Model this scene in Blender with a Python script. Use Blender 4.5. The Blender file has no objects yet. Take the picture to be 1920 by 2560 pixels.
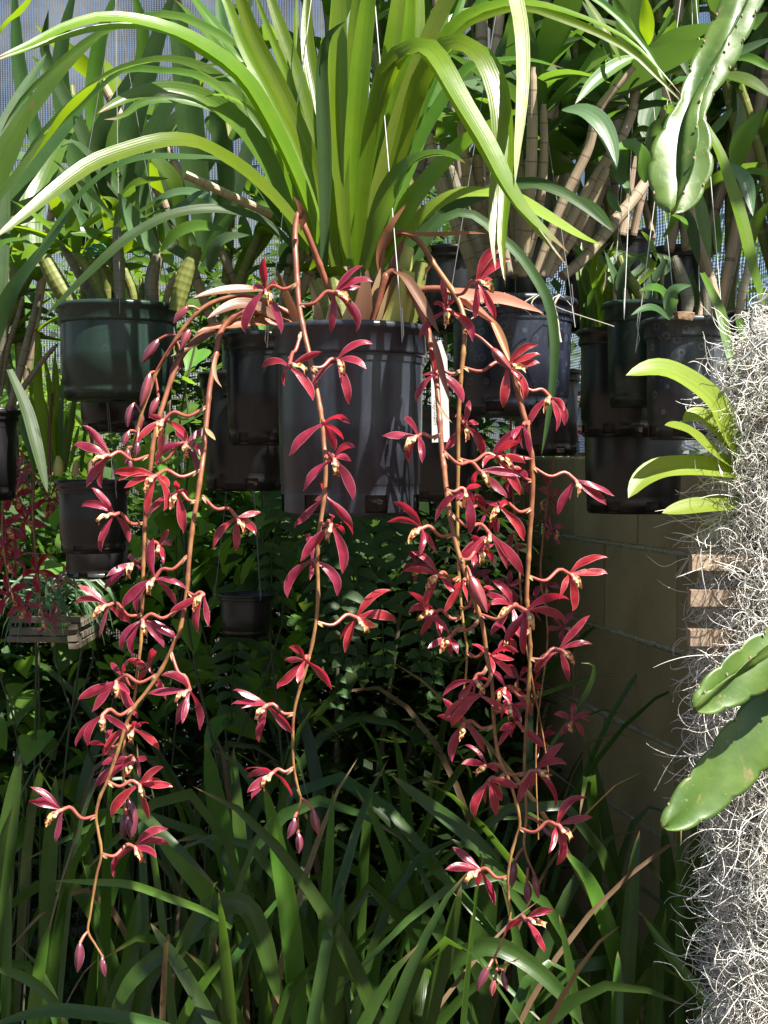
import bpy, math, random
import numpy as np
from mathutils import Vector, Matrix
random.seed(7)
SC = bpy.context.scene
COL = SC.collection
# ------------------------------------------------------------------ camera
CZ = 1.379
FPX = 3472.0                       # focal length in photograph pixels (1920 wide)
PITCH = math.atan((1280 - 1162) / FPX)
cam_d = bpy.data.cameras.new("camera")
cam = bpy.data.objects.new("camera", cam_d); COL.objects.link(cam)
cam.location = (0, 0, CZ)
cam.rotation_euler = (math.pi / 2 - PITCH, 0, 0)
cam_d.sensor_fit = 'VERTICAL'; cam_d.sensor_height = 36.0
cam_d.lens = 36.0 * FPX / 2560.0
cam_d.clip_start = 0.05; cam_d.clip_end = 200
SC.camera = cam
# ------------------------------------------------------------------ sky and sun
SUN = Vector((0.42, -0.39, 0.82)).normalized()
W = bpy.data.worlds.new("World"); SC.world = W; W.use_nodes = True
wn = W.node_tree.nodes; wl = W.node_tree.links
sky = wn.new("ShaderNodeTexSky"); sky.sky_type = 'NISHITA'; sky.sun_disc = False
sky.sun_elevation = math.asin(SUN.z); sky.sun_rotation = math.atan2(SUN.x, SUN.y)
bg = wn["Background"]; bg.inputs[1].default_value = 0.05
wl.new(sky.outputs[0], bg.inputs[0])
sd = bpy.data.lights.new("sun", 'SUN'); sd.energy = 5.0; sd.angle = math.radians(0.53); sd.color = (1, 0.95, 0.87)
so = bpy.data.objects.new("sun", sd); COL.objects.link(so)
so.rotation_euler = (-SUN).to_track_quat('-Z', 'Y').to_euler()
so.location = SUN * 10
vs = SC.view_settings
vs.view_transform = 'Standard'; vs.look = 'None'; vs.gamma = 1; vs.exposure = 1.6
SC.cycles.max_bounces = 7; SC.cycles.diffuse_bounces = 4; SC.cycles.transparent_max_bounces = 12
SC.cycles.caustics_reflective = False; SC.cycles.caustics_refractive = False

# ------------------------------------------------------------------ picture measurements -> places
TILES = {'A': (50, 1000, 600), 'B': (50, 1500, 600), 'C': (300, 600, 600), 'D': (560, 850, 600), 'E': (560, 1400, 600),
         'G': (950, 560, 600), 'H': (950, 1050, 600), 'I': (950, 1600, 600), 'J': (0, 1880, 960), 'K': (960, 1880, 960),
         'M': (0, 600, 960), 'N': (0, 0, 960), 'O': (960, 0, 960), 'Y': (960, 600, 960), 'Q': (0, 700, 480), 'R': (0, 1200, 480),
         'U': (1440, 700, 480), 'V': (1440, 0, 480), 'W': (0, 360, 700), 'X': (1560, 1300, 600), 'o': (0, 0, 1920),
         'Z': (480, 1250, 620)}
cp, sp_ = math.cos(PITCH), math.sin(PITCH)
def P(sx, sy, d):
    """place at horizontal distance d seen at photograph pixel (sx, sy)"""
    a = (sx - 960) / FPX; b = (1280 - sy) / FPX
    y = cp + b * sp_; z = -sp_ + b * cp
    return Vector((a / y * d, d, CZ + z / y * d))
def S(t, x, y):
    x0, y0, w = TILES[t]; k = w / 1659.0
    return (x0 + x * k, y0 + y * k)
def TP(t, x, y, d): return P(*S(t, x, y), d)
def TW(t, w, d): return w * TILES[t][2] / 1659.0 * d / FPX
def trace(t, pts, d0, d1=None, dm=None):
    d1 = d0 if d1 is None else d1; n = len(pts); out = []
    for i, p in enumerate(pts):
        u = i / max(1, n - 1)
        d = d0 + (d1 - d0) * u
        if dm is not None: d += (dm - (d0 + d1) / 2) * 4 * u * (1 - u)
        tt = t
        if len(p) == 3: tt, p = p[0], p[1:]
        out.append(TP(tt, p[0], p[1], d))
    return out

# ------------------------------------------------------------------ mesh helpers
def spline(pts, n):
    pts = [np.array(p, float) for p in pts]
    if len(pts) == 2: return [pts[0] + (pts[1] - pts[0]) * i / (n - 1) for i in range(n)]
    seg = [np.linalg.norm(pts[i + 1] - pts[i]) for i in range(len(pts) - 1)]
    cum = [0]
    for s in seg: cum.append(cum[-1] + max(s, 1e-6))
    ext = [2 * pts[0] - pts[1]] + pts + [2 * pts[-1] - pts[-2]]
    out = []; k = 0
    for i in range(n):
        s = cum[-1] * i / (n - 1)
        while k < len(seg) - 1 and s > cum[k + 1]: k += 1
        t = (s - cum[k]) / (cum[k + 1] - cum[k])
        p0, p1, p2, p3 = ext[k], ext[k + 1], ext[k + 2], ext[k + 3]
        out.append(0.5 * ((2 * p1) + (p2 - p0) * t + (2 * p0 - 5 * p1 + 4 * p2 - p3) * t * t + (3 * p1 - p0 - 3 * p2 + p3) * t ** 3))
    return out
def unit(v):
    l = np.linalg.norm(v); return v / l if l > 1e-9 else np.array([0, 0, 1.0])
def strap(t): return (0.5 + 0.5 * min(1, t / 0.35)) * (1 - max(0, (t - 0.5) / 0.5) ** 2.2) ** 0.75 + 0.004
def lance(t): return max(0.1 * (1 - t), math.sin(math.pi * min(1, t) ** 0.8) ** 0.85) + 0.01
def tepal(t): return max(0.34 * (1 - t) ** 0.5, math.sin(math.pi * min(1, max(0, t)) ** 1.25) ** 0.9) + 0.01
class MB:
    def __init__(s): s.v = []; s.f = []; s.uv = []; s.m = []
    def grid(s, rows, mat=0, closed=False, vs_=None):
        n = len(rows[0]); b = len(s.v); R = len(rows)
        for r in rows: s.v.extend([tuple(p) for p in r])
        for i in range(R - 1):
            v0 = i / (R - 1) if vs_ is None else vs_[i]; v1 = (i + 1) / (R - 1) if vs_ is None else vs_[i + 1]
            for j in range(n if closed else n - 1):
                k = (j + 1) % n
                s.f.append((b + i * n + j, b + i * n + k, b + (i + 1) * n + k, b + (i + 1) * n + j))
                q = n if closed else n - 1
                s.uv += [(j / q, v0), ((j + 1) / q, v0), ((j + 1) / q, v1), (j / q, v1)]
                s.m.append(mat)
        return b
    def poly(s, pts, mat=0):
        b = len(s.v); s.v.extend([tuple(p) for p in pts]); s.f.append(tuple(range(b, b + len(pts))))
        s.uv += [(0.5, 0.5)] * len(pts); s.m.append(mat)
    def ribbon(s, pts, width, prof=strap, hint=(0, -0.8, 0.6), fold=0.25, n=16, twist=0.0, mat=0, cross=5, wave=0.0, roll=0.0):
        p = spline(pts, n); h = np.array(hint, float); rows = []; prev = None
        for i in range(n):
            t = i / (n - 1)
            tan = unit(p[min(n - 1, i + 1)] - p[max(0, i - 1)])
            side = np.cross(tan, h)
            if np.linalg.norm(side) < 0.15 and prev is not None: side = prev
            side = unit(side)
            if prev is not None and np.dot(side, prev) < 0: side = -side
            if prev is not None: side = unit(side * 0.5 + prev * 0.5); side = unit(side - tan * np.dot(side, tan))
            prev = side
            nor = np.cross(side, tan)
            a = roll + twist * t + wave * math.sin(t * 9 + width * 900)
            sd_ = side * math.cos(a) + nor * math.sin(a); nn = -side * math.sin(a) + nor * math.cos(a)
            hw = width / 2 * prof(t)
            row = []
            for j in range(cross):
                u = 2 * j / (cross - 1) - 1
                row.append(p[i] + sd_ * u * hw + nn * (abs(u) * fold * hw))
            rows.append(row)
        s.grid(rows, mat)
    def tube(s, pts, rad, sides=7, n=None, mat=0, cap=True):
        n = n or max(2, len(pts) * 3); p = spline(pts, n) if len(pts) > 2 or n > 2 else [np.array(q, float) for q in pts]
        rows = []; up = np.array([0.3, 0.2, 0.9])
        t0 = unit(p[1] - p[0]); a = unit(np.cross(t0, up if abs(np.dot(t0, unit(up))) < 0.9 else np.array([1.0, 0, 0])))
        for i in range(len(p)):
            t = unit(p[min(len(p) - 1, i + 1)] - p[max(0, i - 1)])
            a = unit(a - t * np.dot(a, t)); b = np.cross(t, a)
            r = rad(i / (len(p) - 1)) if callable(rad) else rad
            rows.append([p[i] + (a * math.cos(q) + b * math.sin(q)) * r for q in [2 * math.pi * k / sides for k in range(sides)]])
        s.grid(rows, mat, closed=True)
        if cap: s.poly(rows[0][::-1], mat); s.poly(rows[-1], mat)
    def box(s, c, sx, sy, sz, mat=0, M=None, jit=0.0):
        c = Vector(c); q = []
        for z in (-1, 1):
            for x, y in ((-1, -1), (1, -1), (1, 1), (-1, 1)):
                v = Vector((x * sx / 2 + random.uniform(-jit, jit), y * sy / 2 + random.uniform(-jit, jit), z * sz / 2 + random.uniform(-jit, jit)))
                q.append(c + (M @ v if M else v))
        for f in ((3, 2, 1, 0), (4, 5, 6, 7), (0, 1, 5, 4), (1, 2, 6, 5), (2, 3, 7, 6), (3, 0, 4, 7)): s.poly([q[i] for i in f], mat)
    def lathe(s, c, prof, seg=40, mat=0, skip=None):
        c = np.array(c, float); rows = []
        for r, z in prof: rows.append([c + np.array([r * math.cos(2 * math.pi * k / seg), r * math.sin(2 * math.pi * k / seg), z]) for k in range(seg)])
        b = len(s.v); n = seg
        for r in rows: s.v.extend([tuple(p) for p in r])
        for i in range(len(rows) - 1):
            for j in range(n):
                if skip and skip(i, j): continue
                k = (j + 1) % n
                s.f.append((b + i * n + j, b + i * n + k, b + (i + 1) * n + k, b + (i + 1) * n + j))
                s.uv += [(j / n, i / len(rows)), ((j + 1) / n, i / len(rows)), ((j + 1) / n, (i + 1) / len(rows)), (j / n, (i + 1) / len(rows))]
                s.m.append(mat)
    def mesh(s, name, mats, smooth=True):
        me = bpy.data.meshes.new(name); me.from_pydata(s.v, [], s.f)
        uvl = me.uv_layers.new(name="UVMap"); uvl.data.foreach_set("uv", np.array(s.uv, dtype=np.float32).ravel())
        for m in (mats if isinstance(mats, (list, tuple)) else [mats]): me.materials.append(m)
        me.polygons.foreach_set("material_index", s.m)
        if smooth: me.polygons.foreach_set("use_smooth", [True] * len(s.f))
        me.update(); return me
def thing(name, label, cat, base, group=None):
    o = bpy.data.objects.new(name, None); COL.objects.link(o)
    o.location = base; o.empty_display_size = 0.05
    o["label"] = label; o["category"] = cat
    if group: o["group"] = group
    return o
def put(name, me, parent=None, basis=None, label=None):
    o = bpy.data.objects.new(name, me); COL.objects.link(o)
    if parent is not None:
        o.parent = parent
        if parent.type == 'EMPTY': o.matrix_parent_inverse = Matrix.Translation(-Vector(parent.location))
    if basis is not None: o.matrix_basis = basis
    if label: o["label"] = label
    return o
def tag(o, label=None, cat=None, group=None, kind=None):
    if label: o["label"] = label
    if cat: o["category"] = cat
    if group: o["group"] = group
    if kind: o["kind"] = kind
    return o

# ------------------------------------------------------------------ materials
def mat(name):
    m = bpy.data.materials.new(name); m.use_nodes = True
    return m, m.node_tree.nodes, m.node_tree.links, m.node_tree.nodes["Principled BSDF"]
def mix_rgb(n, l, fac, a, b, mode='MIX'):
    x = n.new("ShaderNodeMix"); x.data_type = 'RGBA'; x.blend_type = mode
    for s, v in ((0, fac), (6, a), (7, b)):
        if isinstance(v, bpy.types.NodeSocket): l.new(v, x.inputs[s])
        else: x.inputs[s].default_value = v if s == 0 else (*v, 1)
    return x.outputs[2]
def math_n(n, l, op, a, b=0.0, clamp=False):
    x = n.new("ShaderNodeMath"); x.operation = op; x.use_clamp = clamp
    for i, v in enumerate((a, b)):
        if isinstance(v, bpy.types.NodeSocket): l.new(v, x.inputs[i])
        else: x.inputs[i].default_value = v
    return x.outputs[0]
def noise(n, l, scale, detail=3, vec=None, rough=0.5):
    x = n.new("ShaderNodeTexNoise"); x.inputs["Scale"].default_value = scale; x.inputs["Detail"].default_value = detail
    x.inputs["Roughness"].default_value = rough
    if vec is not None: l.new(vec, x.inputs["Vector"])
    return x.outputs["Fac"]
def ramp(n, l, fac, lo, hi):
    x = n.new("ShaderNodeMapRange"); x.inputs[1].default_value = lo; x.inputs[2].default_value = hi; l.new(fac, x.inputs[0]); return x.outputs[0]
def objco(n): return n.new("ShaderNodeTexCoord").outputs["Object"]
def bump(n, l, b, h, strength=0.3, dist=0.002):
    x = n.new("ShaderNodeBump"); x.inputs["Strength"].default_value = strength; x.inputs["Distance"].default_value = dist
    l.new(h, x.inputs["Height"]); l.new(x.outputs[0], b.inputs["Normal"]); return x
def leaf_mat(name, col, col2, trans, tcol, rough=0.36, veins=9, tipcol=None, spots=0.0, spec=0.5, vary=0.3):
    m, n, l, b = mat(name)
    uv = n.new("ShaderNodeTexCoord"); sep = n.new("ShaderNodeSeparateXYZ"); l.new(uv.outputs["UV"], sep.inputs[0])
    u, v = sep.outputs[0], sep.outputs[1]
    oi = n.new("ShaderNodeObjectInfo")
    f = math_n(n, l, 'SINE', math_n(n, l, 'MULTIPLY', u, veins * 6.283))
    f = ramp(n, l, f, -1, 1)
    co = objco(n)
    nz = noise(n, l, 22, 3, co)
    c = mix_rgb(n, l, ramp(n, l, nz, 0.3, 0.7), col, col2)
    c = mix_rgb(n, l, math_n(n, l, 'MULTIPLY', f, 0.11), c, tuple(x * 0.55 for x in col))
    mid = math_n(n, l, 'LESS_THAN', math_n(n, l, 'ABSOLUTE', math_n(n, l, 'SUBTRACT', u, 0.5)), 0.03)
    c = mix_rgb(n, l, math_n(n, l, 'MULTIPLY', mid, 0.4), c, tuple(x * 0.6 for x in col2))
    val = n.new("ShaderNodeHueSaturation"); l.new(c, val.inputs["Color"])
    l.new(math_n(n, l, 'ADD', math_n(n, l, 'MULTIPLY', oi.outputs["Random"], 2 * vary), 1 - vary), val.inputs["Value"])
    l.new(math_n(n, l, 'ADD', math_n(n, l, 'MULTIPLY', oi.outputs["Random"], 0.03), 0.485), val.inputs["Hue"])
    c = val.outputs[0]
    if tipcol:
        tip = ramp(n, l, math_n(n, l, 'ADD', v, math_n(n, l, 'MULTIPLY', nz, 0.06)), 0.965, 1.01)
        c = mix_rgb(n, l, math_n(n, l, 'MULTIPLY', tip, 1.0, True), c, tipcol)
    if spots:
        s2 = ramp(n, l, noise(n, l, 160, 2, co), 0.70, 0.76)
        c = mix_rgb(n, l, math_n(n, l, 'MULTIPLY', s2, spots, True), c, (0.05, 0.03, 0.01))
    l.new(c, b.inputs["Base Color"]); b.inputs["Roughness"].default_value = rough
    b.inputs["Specular IOR Level"].default_value = spec
    bump(n, l, b, math_n(n, l, 'ADD', math_n(n, l, 'MULTIPLY', f, 0.4), math_n(n, l, 'MULTIPLY', noise(n, l, 45, 3, co), 2.0)), 0.22, 0.0008)
    tr = n.new("ShaderNodeBsdfTranslucent")
    tc = mix_rgb(n, l, 0.75, c, tcol); l.new(tc, tr.inputs[0])
    mx = n.new("ShaderNodeMixShader"); mx.inputs[0].default_value = trans
    l.new(b.outputs[0], mx.inputs[1]); l.new(tr.outputs[0], mx.inputs[2])
    l.new(mx.outputs[0], n["Material Output"].inputs[0])
    return m
M = {}
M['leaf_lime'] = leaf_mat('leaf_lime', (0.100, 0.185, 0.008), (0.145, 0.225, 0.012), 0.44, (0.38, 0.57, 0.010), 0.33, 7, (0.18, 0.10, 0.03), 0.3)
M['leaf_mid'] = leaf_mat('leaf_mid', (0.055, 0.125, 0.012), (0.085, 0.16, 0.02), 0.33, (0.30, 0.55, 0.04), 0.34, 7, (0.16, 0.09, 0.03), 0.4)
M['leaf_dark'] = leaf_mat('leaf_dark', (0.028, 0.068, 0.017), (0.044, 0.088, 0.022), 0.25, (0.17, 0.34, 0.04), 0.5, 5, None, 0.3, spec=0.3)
M['leaf_blue'] = leaf_mat('leaf_blue', (0.07, 0.14, 0.06), (0.10, 0.17, 0.075), 0.25, (0.22, 0.42, 0.06), 0.38, 5, None, 0.2)
M['leaf_strap'] = leaf_mat('leaf_strap', (0.026, 0.064, 0.010), (0.046, 0.092, 0.015), 0.28, (0.26, 0.50, 0.04), 0.36, 6, (0.20, 0.13, 0.06), 0.3, vary=0.4)
M['leaf_vine'] = leaf_mat('leaf_vine', (0.07, 0.16, 0.022), (0.11, 0.21, 0.035), 0.4, (0.40, 0.65, 0.06), 0.38, 3, None, 0.2, vary=0.4)
M['leaf_pale'] = leaf_mat('leaf_pale', (0.19, 0.28, 0.03), (0.24, 0.32, 0.04), 0.38, (0.45, 0.62, 0.06), 0.42, 6, None, 0.25)
M['sheath'] = leaf_mat('sheath', (0.33, 0.13, 0.07), (0.42, 0.20, 0.10), 0.3, (0.55, 0.20, 0.08), 0.4, 8, None, 0.0)
M['bract_dark'] = leaf_mat('bract_dark', (0.15, 0.075, 0.045), (0.20, 0.09, 0.05), 0.25, (0.30, 0.12, 0.05), 0.4, 8, None, 0.0)
M['bract_pink'] = leaf_mat('bract_pink', (0.45, 0.15, 0.13), (0.58, 0.28, 0.20), 0.3, (0.65, 0.22, 0.16), 0.42, 8, None, 0.0)
M['dry'] = leaf_mat('dry', (0.34, 0.22, 0.10), (0.44, 0.32, 0.17), 0.25, (0.5, 0.3, 0.1), 0.6, 8, None, 0.0)

M['dead'] = leaf_mat('dead_leaf', (0.20, 0.12, 0.055), (0.28, 0.19, 0.10), 0.25, (0.3, 0.18, 0.07), 0.7, 8, None, 0.2, vary=0.4)
def petal_mat(name, c1, c2, edge, tcol, trans=0.3):
    m, n, l, b = mat(name)
    uv = n.new("ShaderNodeTexCoord"); sep = n.new("ShaderNodeSeparateXYZ"); l.new(uv.outputs["UV"], sep.inputs[0])
    u = sep.outputs[0]; oi = n.new("ShaderNodeObjectInfo")
    nz = noise(n, l, 90, 3, objco(n))
    c = mix_rgb(n, l, ramp(n, l, nz, 0.35, 0.65), c1, c2)
    f = math_n(n, l, 'SINE', math_n(n, l, 'MULTIPLY', u, 44))
    c = mix_rgb(n, l, math_n(n, l, 'MULTIPLY', ramp(n, l, f, -1, 1), 0.25), c, tuple(x * 0.5 for x in c1))
    ed = ramp(n, l, math_n(n, l, 'ABSOLUTE', math_n(n, l, 'SUBTRACT', u, 0.5)), 0.41, 0.5)
    c = mix_rgb(n, l, math_n(n, l, 'MULTIPLY', ed, 0.6, True), c, edge)
    val = n.new("ShaderNodeHueSaturation"); l.new(c, val.inputs["Color"])
    l.new(math_n(n, l, 'ADD', math_n(n, l, 'MULTIPLY', oi.outputs["Random"], 0.75), 0.6), val.inputs["Value"])
    l.new(math_n(n, l, 'ADD', math_n(n, l, 'MULTIPLY', oi.outputs["Random"], 0.03), 0.482), val.inputs["Hue"])
    l.new(val.outputs[0], b.inputs["Base Color"]); b.inputs["Roughness"].default_value = 0.27
    b.inputs["Specular IOR Level"].default_value = 0.8; b.inputs["Sheen Weight"].default_value = 0.10; b.inputs["Sheen Roughness"].default_value = 0.4; b.inputs["Sheen Tint"].default_value = (1, 0.85, 0.95, 1)
    bump(n, l, b, f, 0.25, 0.0006)
    tr = n.new("ShaderNodeBsdfTranslucent"); tr.inputs[0].default_value = (*tcol, 1)
    mx = n.new("ShaderNodeMixShader"); mx.inputs[0].default_value = trans
    l.new(b.outputs[0], mx.inputs[1]); l.new(tr.outputs[0], mx.inputs[2]); l.new(mx.outputs[0], n["Material Output"].inputs[0])
    return m
M['petal'] = petal_mat('petal_red', (0.23, 0.010, 0.026), (0.37, 0.028, 0.058), (0.62, 0.30, 0.33), (0.80, 0.03, 0.07), 0.34)
M['bud'] = petal_mat('bud_purple', (0.17, 0.030, 0.045), (0.24, 0.05, 0.065), (0.26, 0.06, 0.08), (0.4, 0.03, 0.05), 0.12)
def lip_mat():
    m, n, l, b = mat('lip_cream')
    co = objco(n); v = n.new("ShaderNodeTexVoronoi"); v.inputs["Scale"].default_value = 260; l.new(co, v.inputs["Vector"])
    s = ramp(n, l, v.outputs["Distance"], 0.52, 0.40)
    uv = n.new("ShaderNodeTexCoord"); sep = n.new("ShaderNodeSeparateXYZ"); l.new(uv.outputs["UV"], sep.inputs[0])
    c = mix_rgb(n, l, noise(n, l, 120, 2, co), (0.70, 0.42, 0.10), (0.72, 0.36, 0.22))
    c = mix_rgb(n, l, math_n(n, l, 'MULTIPLY', s, 0.9, True), c, (0.20, 0.012, 0.02))
    base = ramp(n, l, sep.outputs[1], 0.45, 0.2)
    c = mix_rgb(n, l, math_n(n, l, 'MULTIPLY', base, 0.85, True), c, (0.36, 0.06, 0.05))
    l.new(c, b.inputs["Base Color"]); b.inputs["Roughness"].default_value = 0.45
    b.inputs["Subsurface Weight"].default_value = 0.0
    return m
M['lip'] = lip_mat()
def plain(name, col, rough=0.5, var=0.25, scale=40, bmp=0.0, spec=0.5, col2=None, metal=0.0):
    m, n, l, b = mat(name); co = objco(n); nz = noise(n, l, scale, 4, co)
    c2 = col2 or tuple(x * (1 - var) for x in col)
    c = mix_rgb(n, l, ramp(n, l, nz, 0.3, 0.7), col, c2)
    l.new(c, b.inputs["Base Color"]); b.inputs["Roughness"].default_value = rough; b.inputs["Specular IOR Level"].default_value = spec
    b.inputs["Metallic"].default_value = metal
    if bmp: bump(n, l, b, nz, bmp, 0.004)
    return m
M['anther'] = plain('anther_cream', (0.85, 0.72, 0.35), 0.4)
M['column'] = plain('column_rose', (0.42, 0.10, 0.09), 0.4, col2=(0.60, 0.28, 0.2), scale=200)
def stem_mat(name, top, bot):
    m, n, l, b = mat(name)
    uv = n.new("ShaderNodeTexCoord"); sep = n.new("ShaderNodeSeparateXYZ"); l.new(uv.outputs["UV"], sep.inputs[0])
    c = mix_rgb(n, l, ramp(n, l, sep.outputs[1], 0.25, 0.8), top, bot)
    nz = noise(n, l, 60, 4, objco(n))
    c = mix_rgb(n, l, ramp(n, l, nz, 0.35, 0.7), c, tuple(x * 0.62 for x in top))
    l.new(c, b.inputs["Base Color"]); b.inputs["Roughness"].default_value = 0.42
    bump(n, l, b, noise(n, l, 300, 2, objco(n)), 0.15, 0.001)
    return m
M['stem'] = stem_mat('stem_rust', (0.26, 0.085, 0.045), (0.34, 0.20, 0.065))
M['stem2'] = stem_mat('stem_ochre', (0.29, 0.12, 0.045), (0.36, 0.27, 0.07))
M['pedicel'] = plain('pedicel_pink', (0.30, 0.065, 0.05), 0.35, col2=(0.38, 0.12, 0.085), scale=70)
def pot_mat(name, col, dust, dustamt, rough=0.38, rings=0.0):
    m, n, l, b = mat(name); co = objco(n)
    mp = n.new("ShaderNodeMapping"); mp.inputs["Scale"].default_value = (1, 1, 0.18); l.new(co, mp.inputs[0])
    st = noise(n, l, 55, 5, mp.outputs[0], 0.65); bl = noise(n, l, 9, 4, co, 0.6); fi = noise(n, l, 420, 3, co, 0.7)
    f = math_n(n, l, 'ADD', math_n(n, l, 'MULTIPLY', ramp(n, l, st, 0.45, 0.8), 0.7), math_n(n, l, 'MULTIPLY', ramp(n, l, fi, 0.58, 0.78), 0.45))
    f = math_n(n, l, 'MULTIPLY', f, ramp(n, l, bl, 0.3, 0.7)); f = math_n(n, l, 'MULTIPLY', f, dustamt, True)
    c = mix_rgb(n, l, f, col, dust)
    if rings:
        v = n.new("ShaderNodeTexVoronoi"); v.inputs["Scale"].default_value = 62; v.inputs["Randomness"].default_value = 1; l.new(co, v.inputs["Vector"])
        r = math_n(n, l, 'SUBTRACT', 1.0, ramp(n, l, math_n(n, l, 'ABSOLUTE', math_n(n, l, 'SUBTRACT', v.outputs["Distance"], 0.26)), 0.03, 0.075), True)
        r = math_n(n, l, 'MULTIPLY', r, ramp(n, l, bl, 0.35, 0.55), True)
        c = mix_rgb(n, l, math_n(n, l, 'MULTIPLY', r, rings, True), c, dust)
    l.new(c, b.inputs["Base Color"])
    l.new(math_n(n, l, 'ADD', math_n(n, l, 'MULTIPLY', f, 0.3), rough), b.inputs["Roughness"])
    bump(n, l, b, st, 0.08, 0.002)
    return m
M['pot_black'] = pot_mat('pot_black', (0.009, 0.009, 0.0105), (0.10, 0.10, 0.105), 0.35, 0.33)
M['pot_main'] = pot_mat('pot_charcoal', (0.019, 0.022, 0.030), (0.15, 0.17, 0.21), 0.6, 0.30)
M['pot_blue'] = pot_mat('pot_blueblack', (0.011, 0.014, 0.026), (0.13, 0.15, 0.20), 0.6, 0.30, 0.35)
M['pot_grey'] = pot_mat('pot_grey', (0.036, 0.039, 0.048), (0.26, 0.28, 0.31), 0.7, 0.36, 0.6)
M['pot_green'] = pot_mat('pot_green', (0.015, 0.033, 0.025), (0.12, 0.16, 0.135), 0.4, 0.32, 0.15)
M['soil'] = plain('bark_mix', (0.05, 0.032, 0.02), 0.9, col2=(0.012, 0.009, 0.006), scale=90, bmp=0.9)
M['bark'] = plain('bark_chip', (0.36, 0.22, 0.12), 0.85, col2=(0.16, 0.10, 0.06), scale=120, bmp=0.5)
M['wire'] = plain('wire_steel', (0.22, 0.22, 0.21), 0.45, metal=0.3)
M['wire_white'] = plain('wire_white', (0.72, 0.72, 0.70), 0.4)
M['root'] = plain('root_pale', (0.36, 0.33, 0.26), 0.7, scale=200)
def cane_mat(name, a, c_, node):
    m, n, l, b = mat(name)
    uv = n.new("ShaderNodeTexCoord"); sep = n.new("ShaderNodeSeparateXYZ"); l.new(uv.outputs["UV"], sep.inputs[0])
    st = math_n(n, l, 'SINE', math_n(n, l, 'MULTIPLY', sep.outputs[0], 75))
    co = objco(n); mp = n.new("ShaderNodeMapping"); mp.inputs["Scale"].default_value = (1, 1, 0.22); l.new(co, mp.inputs[0])
    nz = noise(n, l, 60, 4, mp.outputs[0], 0.6)
    c = mix_rgb(n, l, ramp(n, l, nz, 0.35, 0.68), a, c_)
    c = mix_rgb(n, l, math_n(n, l, 'MULTIPLY', ramp(n, l, st, 0, 1), 0.3), c, tuple(x * 0.5 for x in c_))
    fr = math_n(n, l, 'FRACT', math_n(n, l, 'MULTIPLY', sep.outputs[1], 9))
    nd = math_n(n, l, 'LESS_THAN', fr, 0.07)
    c = mix_rgb(n, l, math_n(n, l, 'MULTIPLY', nd, 0.75), c, node)
    l.new(c, b.inputs["Base Color"]); b.inputs["Roughness"].default_value = 0.6
    bump(n, l, b, math_n(n, l, 'ADD', st, nz), 0.14, 0.0012)
    return m
M['cane_dry'] = cane_mat('cane_tan', (0.30, 0.22, 0.14), (0.42, 0.33, 0.23), (0.12, 0.085, 0.05))
M['cane_green'] = cane_mat('cane_green', (0.17, 0.19, 0.03), (0.11, 0.13, 0.028), (0.24, 0.22, 0.10))
M['cane_grey'] = cane_mat('cane_grey', (0.15, 0.13, 0.09), (0.24, 0.21, 0.15), (0.06, 0.05, 0.04))
M['bulb'] = plain('bulb_yellow', (0.42, 0.42, 0.10), 0.45, col2=(0.30, 0.34, 0.06), scale=30)
M['wood'] = plain('wood_slat', (0.40, 0.27, 0.18), 0.75, col2=(0.52, 0.40, 0.28), scale=60, bmp=0.3)
M['wood_mid'] = plain('wood_worn', (0.22, 0.15, 0.10), 0.85, col2=(0.34, 0.26, 0.18), scale=90, bmp=0.5)
M['wood_shade'] = plain('wood_shade_tone', (0.11, 0.088, 0.062), 0.8, col2=(0.17, 0.14, 0.10), scale=60, bmp=0.3)  # wood colour darkened to stand in for shade on the left basket
M['moss'] = plain('moss_grey', (0.60, 0.56, 0.48), 0.85, col2=(0.76, 0.74, 0.69), scale=30, spec=0.2)
M['tagm'] = plain('tag_plastic', (0.62, 0.61, 0.56), 0.4, 0.05)
M['ink'] = plain('ink', (0.06, 0.06, 0.08), 0.5)
M['twist'] = plain('twist_tie_green', (0.01, 0.16, 0.10), 0.5)
M['soilg'] = plain('ground_soil', (0.045, 0.034, 0.024), 0.95, col2=(0.09, 0.07, 0.05), scale=14, bmp=0.8)
M['pipe'] = plain('pipe_grey', (0.10, 0.11, 0.12), 0.45)
def cactus_mat():
    m, n, l, b = mat('cactus_green'); co = objco(n)
    nz = noise(n, l, 28, 4, co); fi = noise(n, l, 260, 3, co)
    c = mix_rgb(n, l, ramp(n, l, nz, 0.35, 0.68), (0.045, 0.095, 0.014), (0.095, 0.155, 0.028))
    c = mix_rgb(n, l, ramp(n, l, fi, 0.68, 0.78), c, (0.20, 0.22, 0.11))
    c = mix_rgb(n, l, ramp(n, l, noise(n, l, 70, 5, co, 0.7), 0.60, 0.72), c, (0.22, 0.17, 0.08))
    uv = n.new("ShaderNodeTexCoord"); sep = n.new("ShaderNodeSeparateXYZ"); l.new(uv.outputs["UV"], sep.inputs[0])
    l.new(c, b.inputs["Base Color"]); b.inputs["Roughness"].default_value = 0.4
    b.inputs["Subsurface Weight"].default_value = 0.15; b.inputs["Subsurface Radius"].default_value = (0.01, 0.015, 0.004); b.inputs["Subsurface Scale"].default_value = 0.3
    bump(n, l, b, nz, 0.35, 0.004)
    return m
M['cactus'] = cactus_mat()
M['areole'] = plain('areole_brown', (0.26, 0.20, 0.11), 0.8, scale=200)
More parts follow.
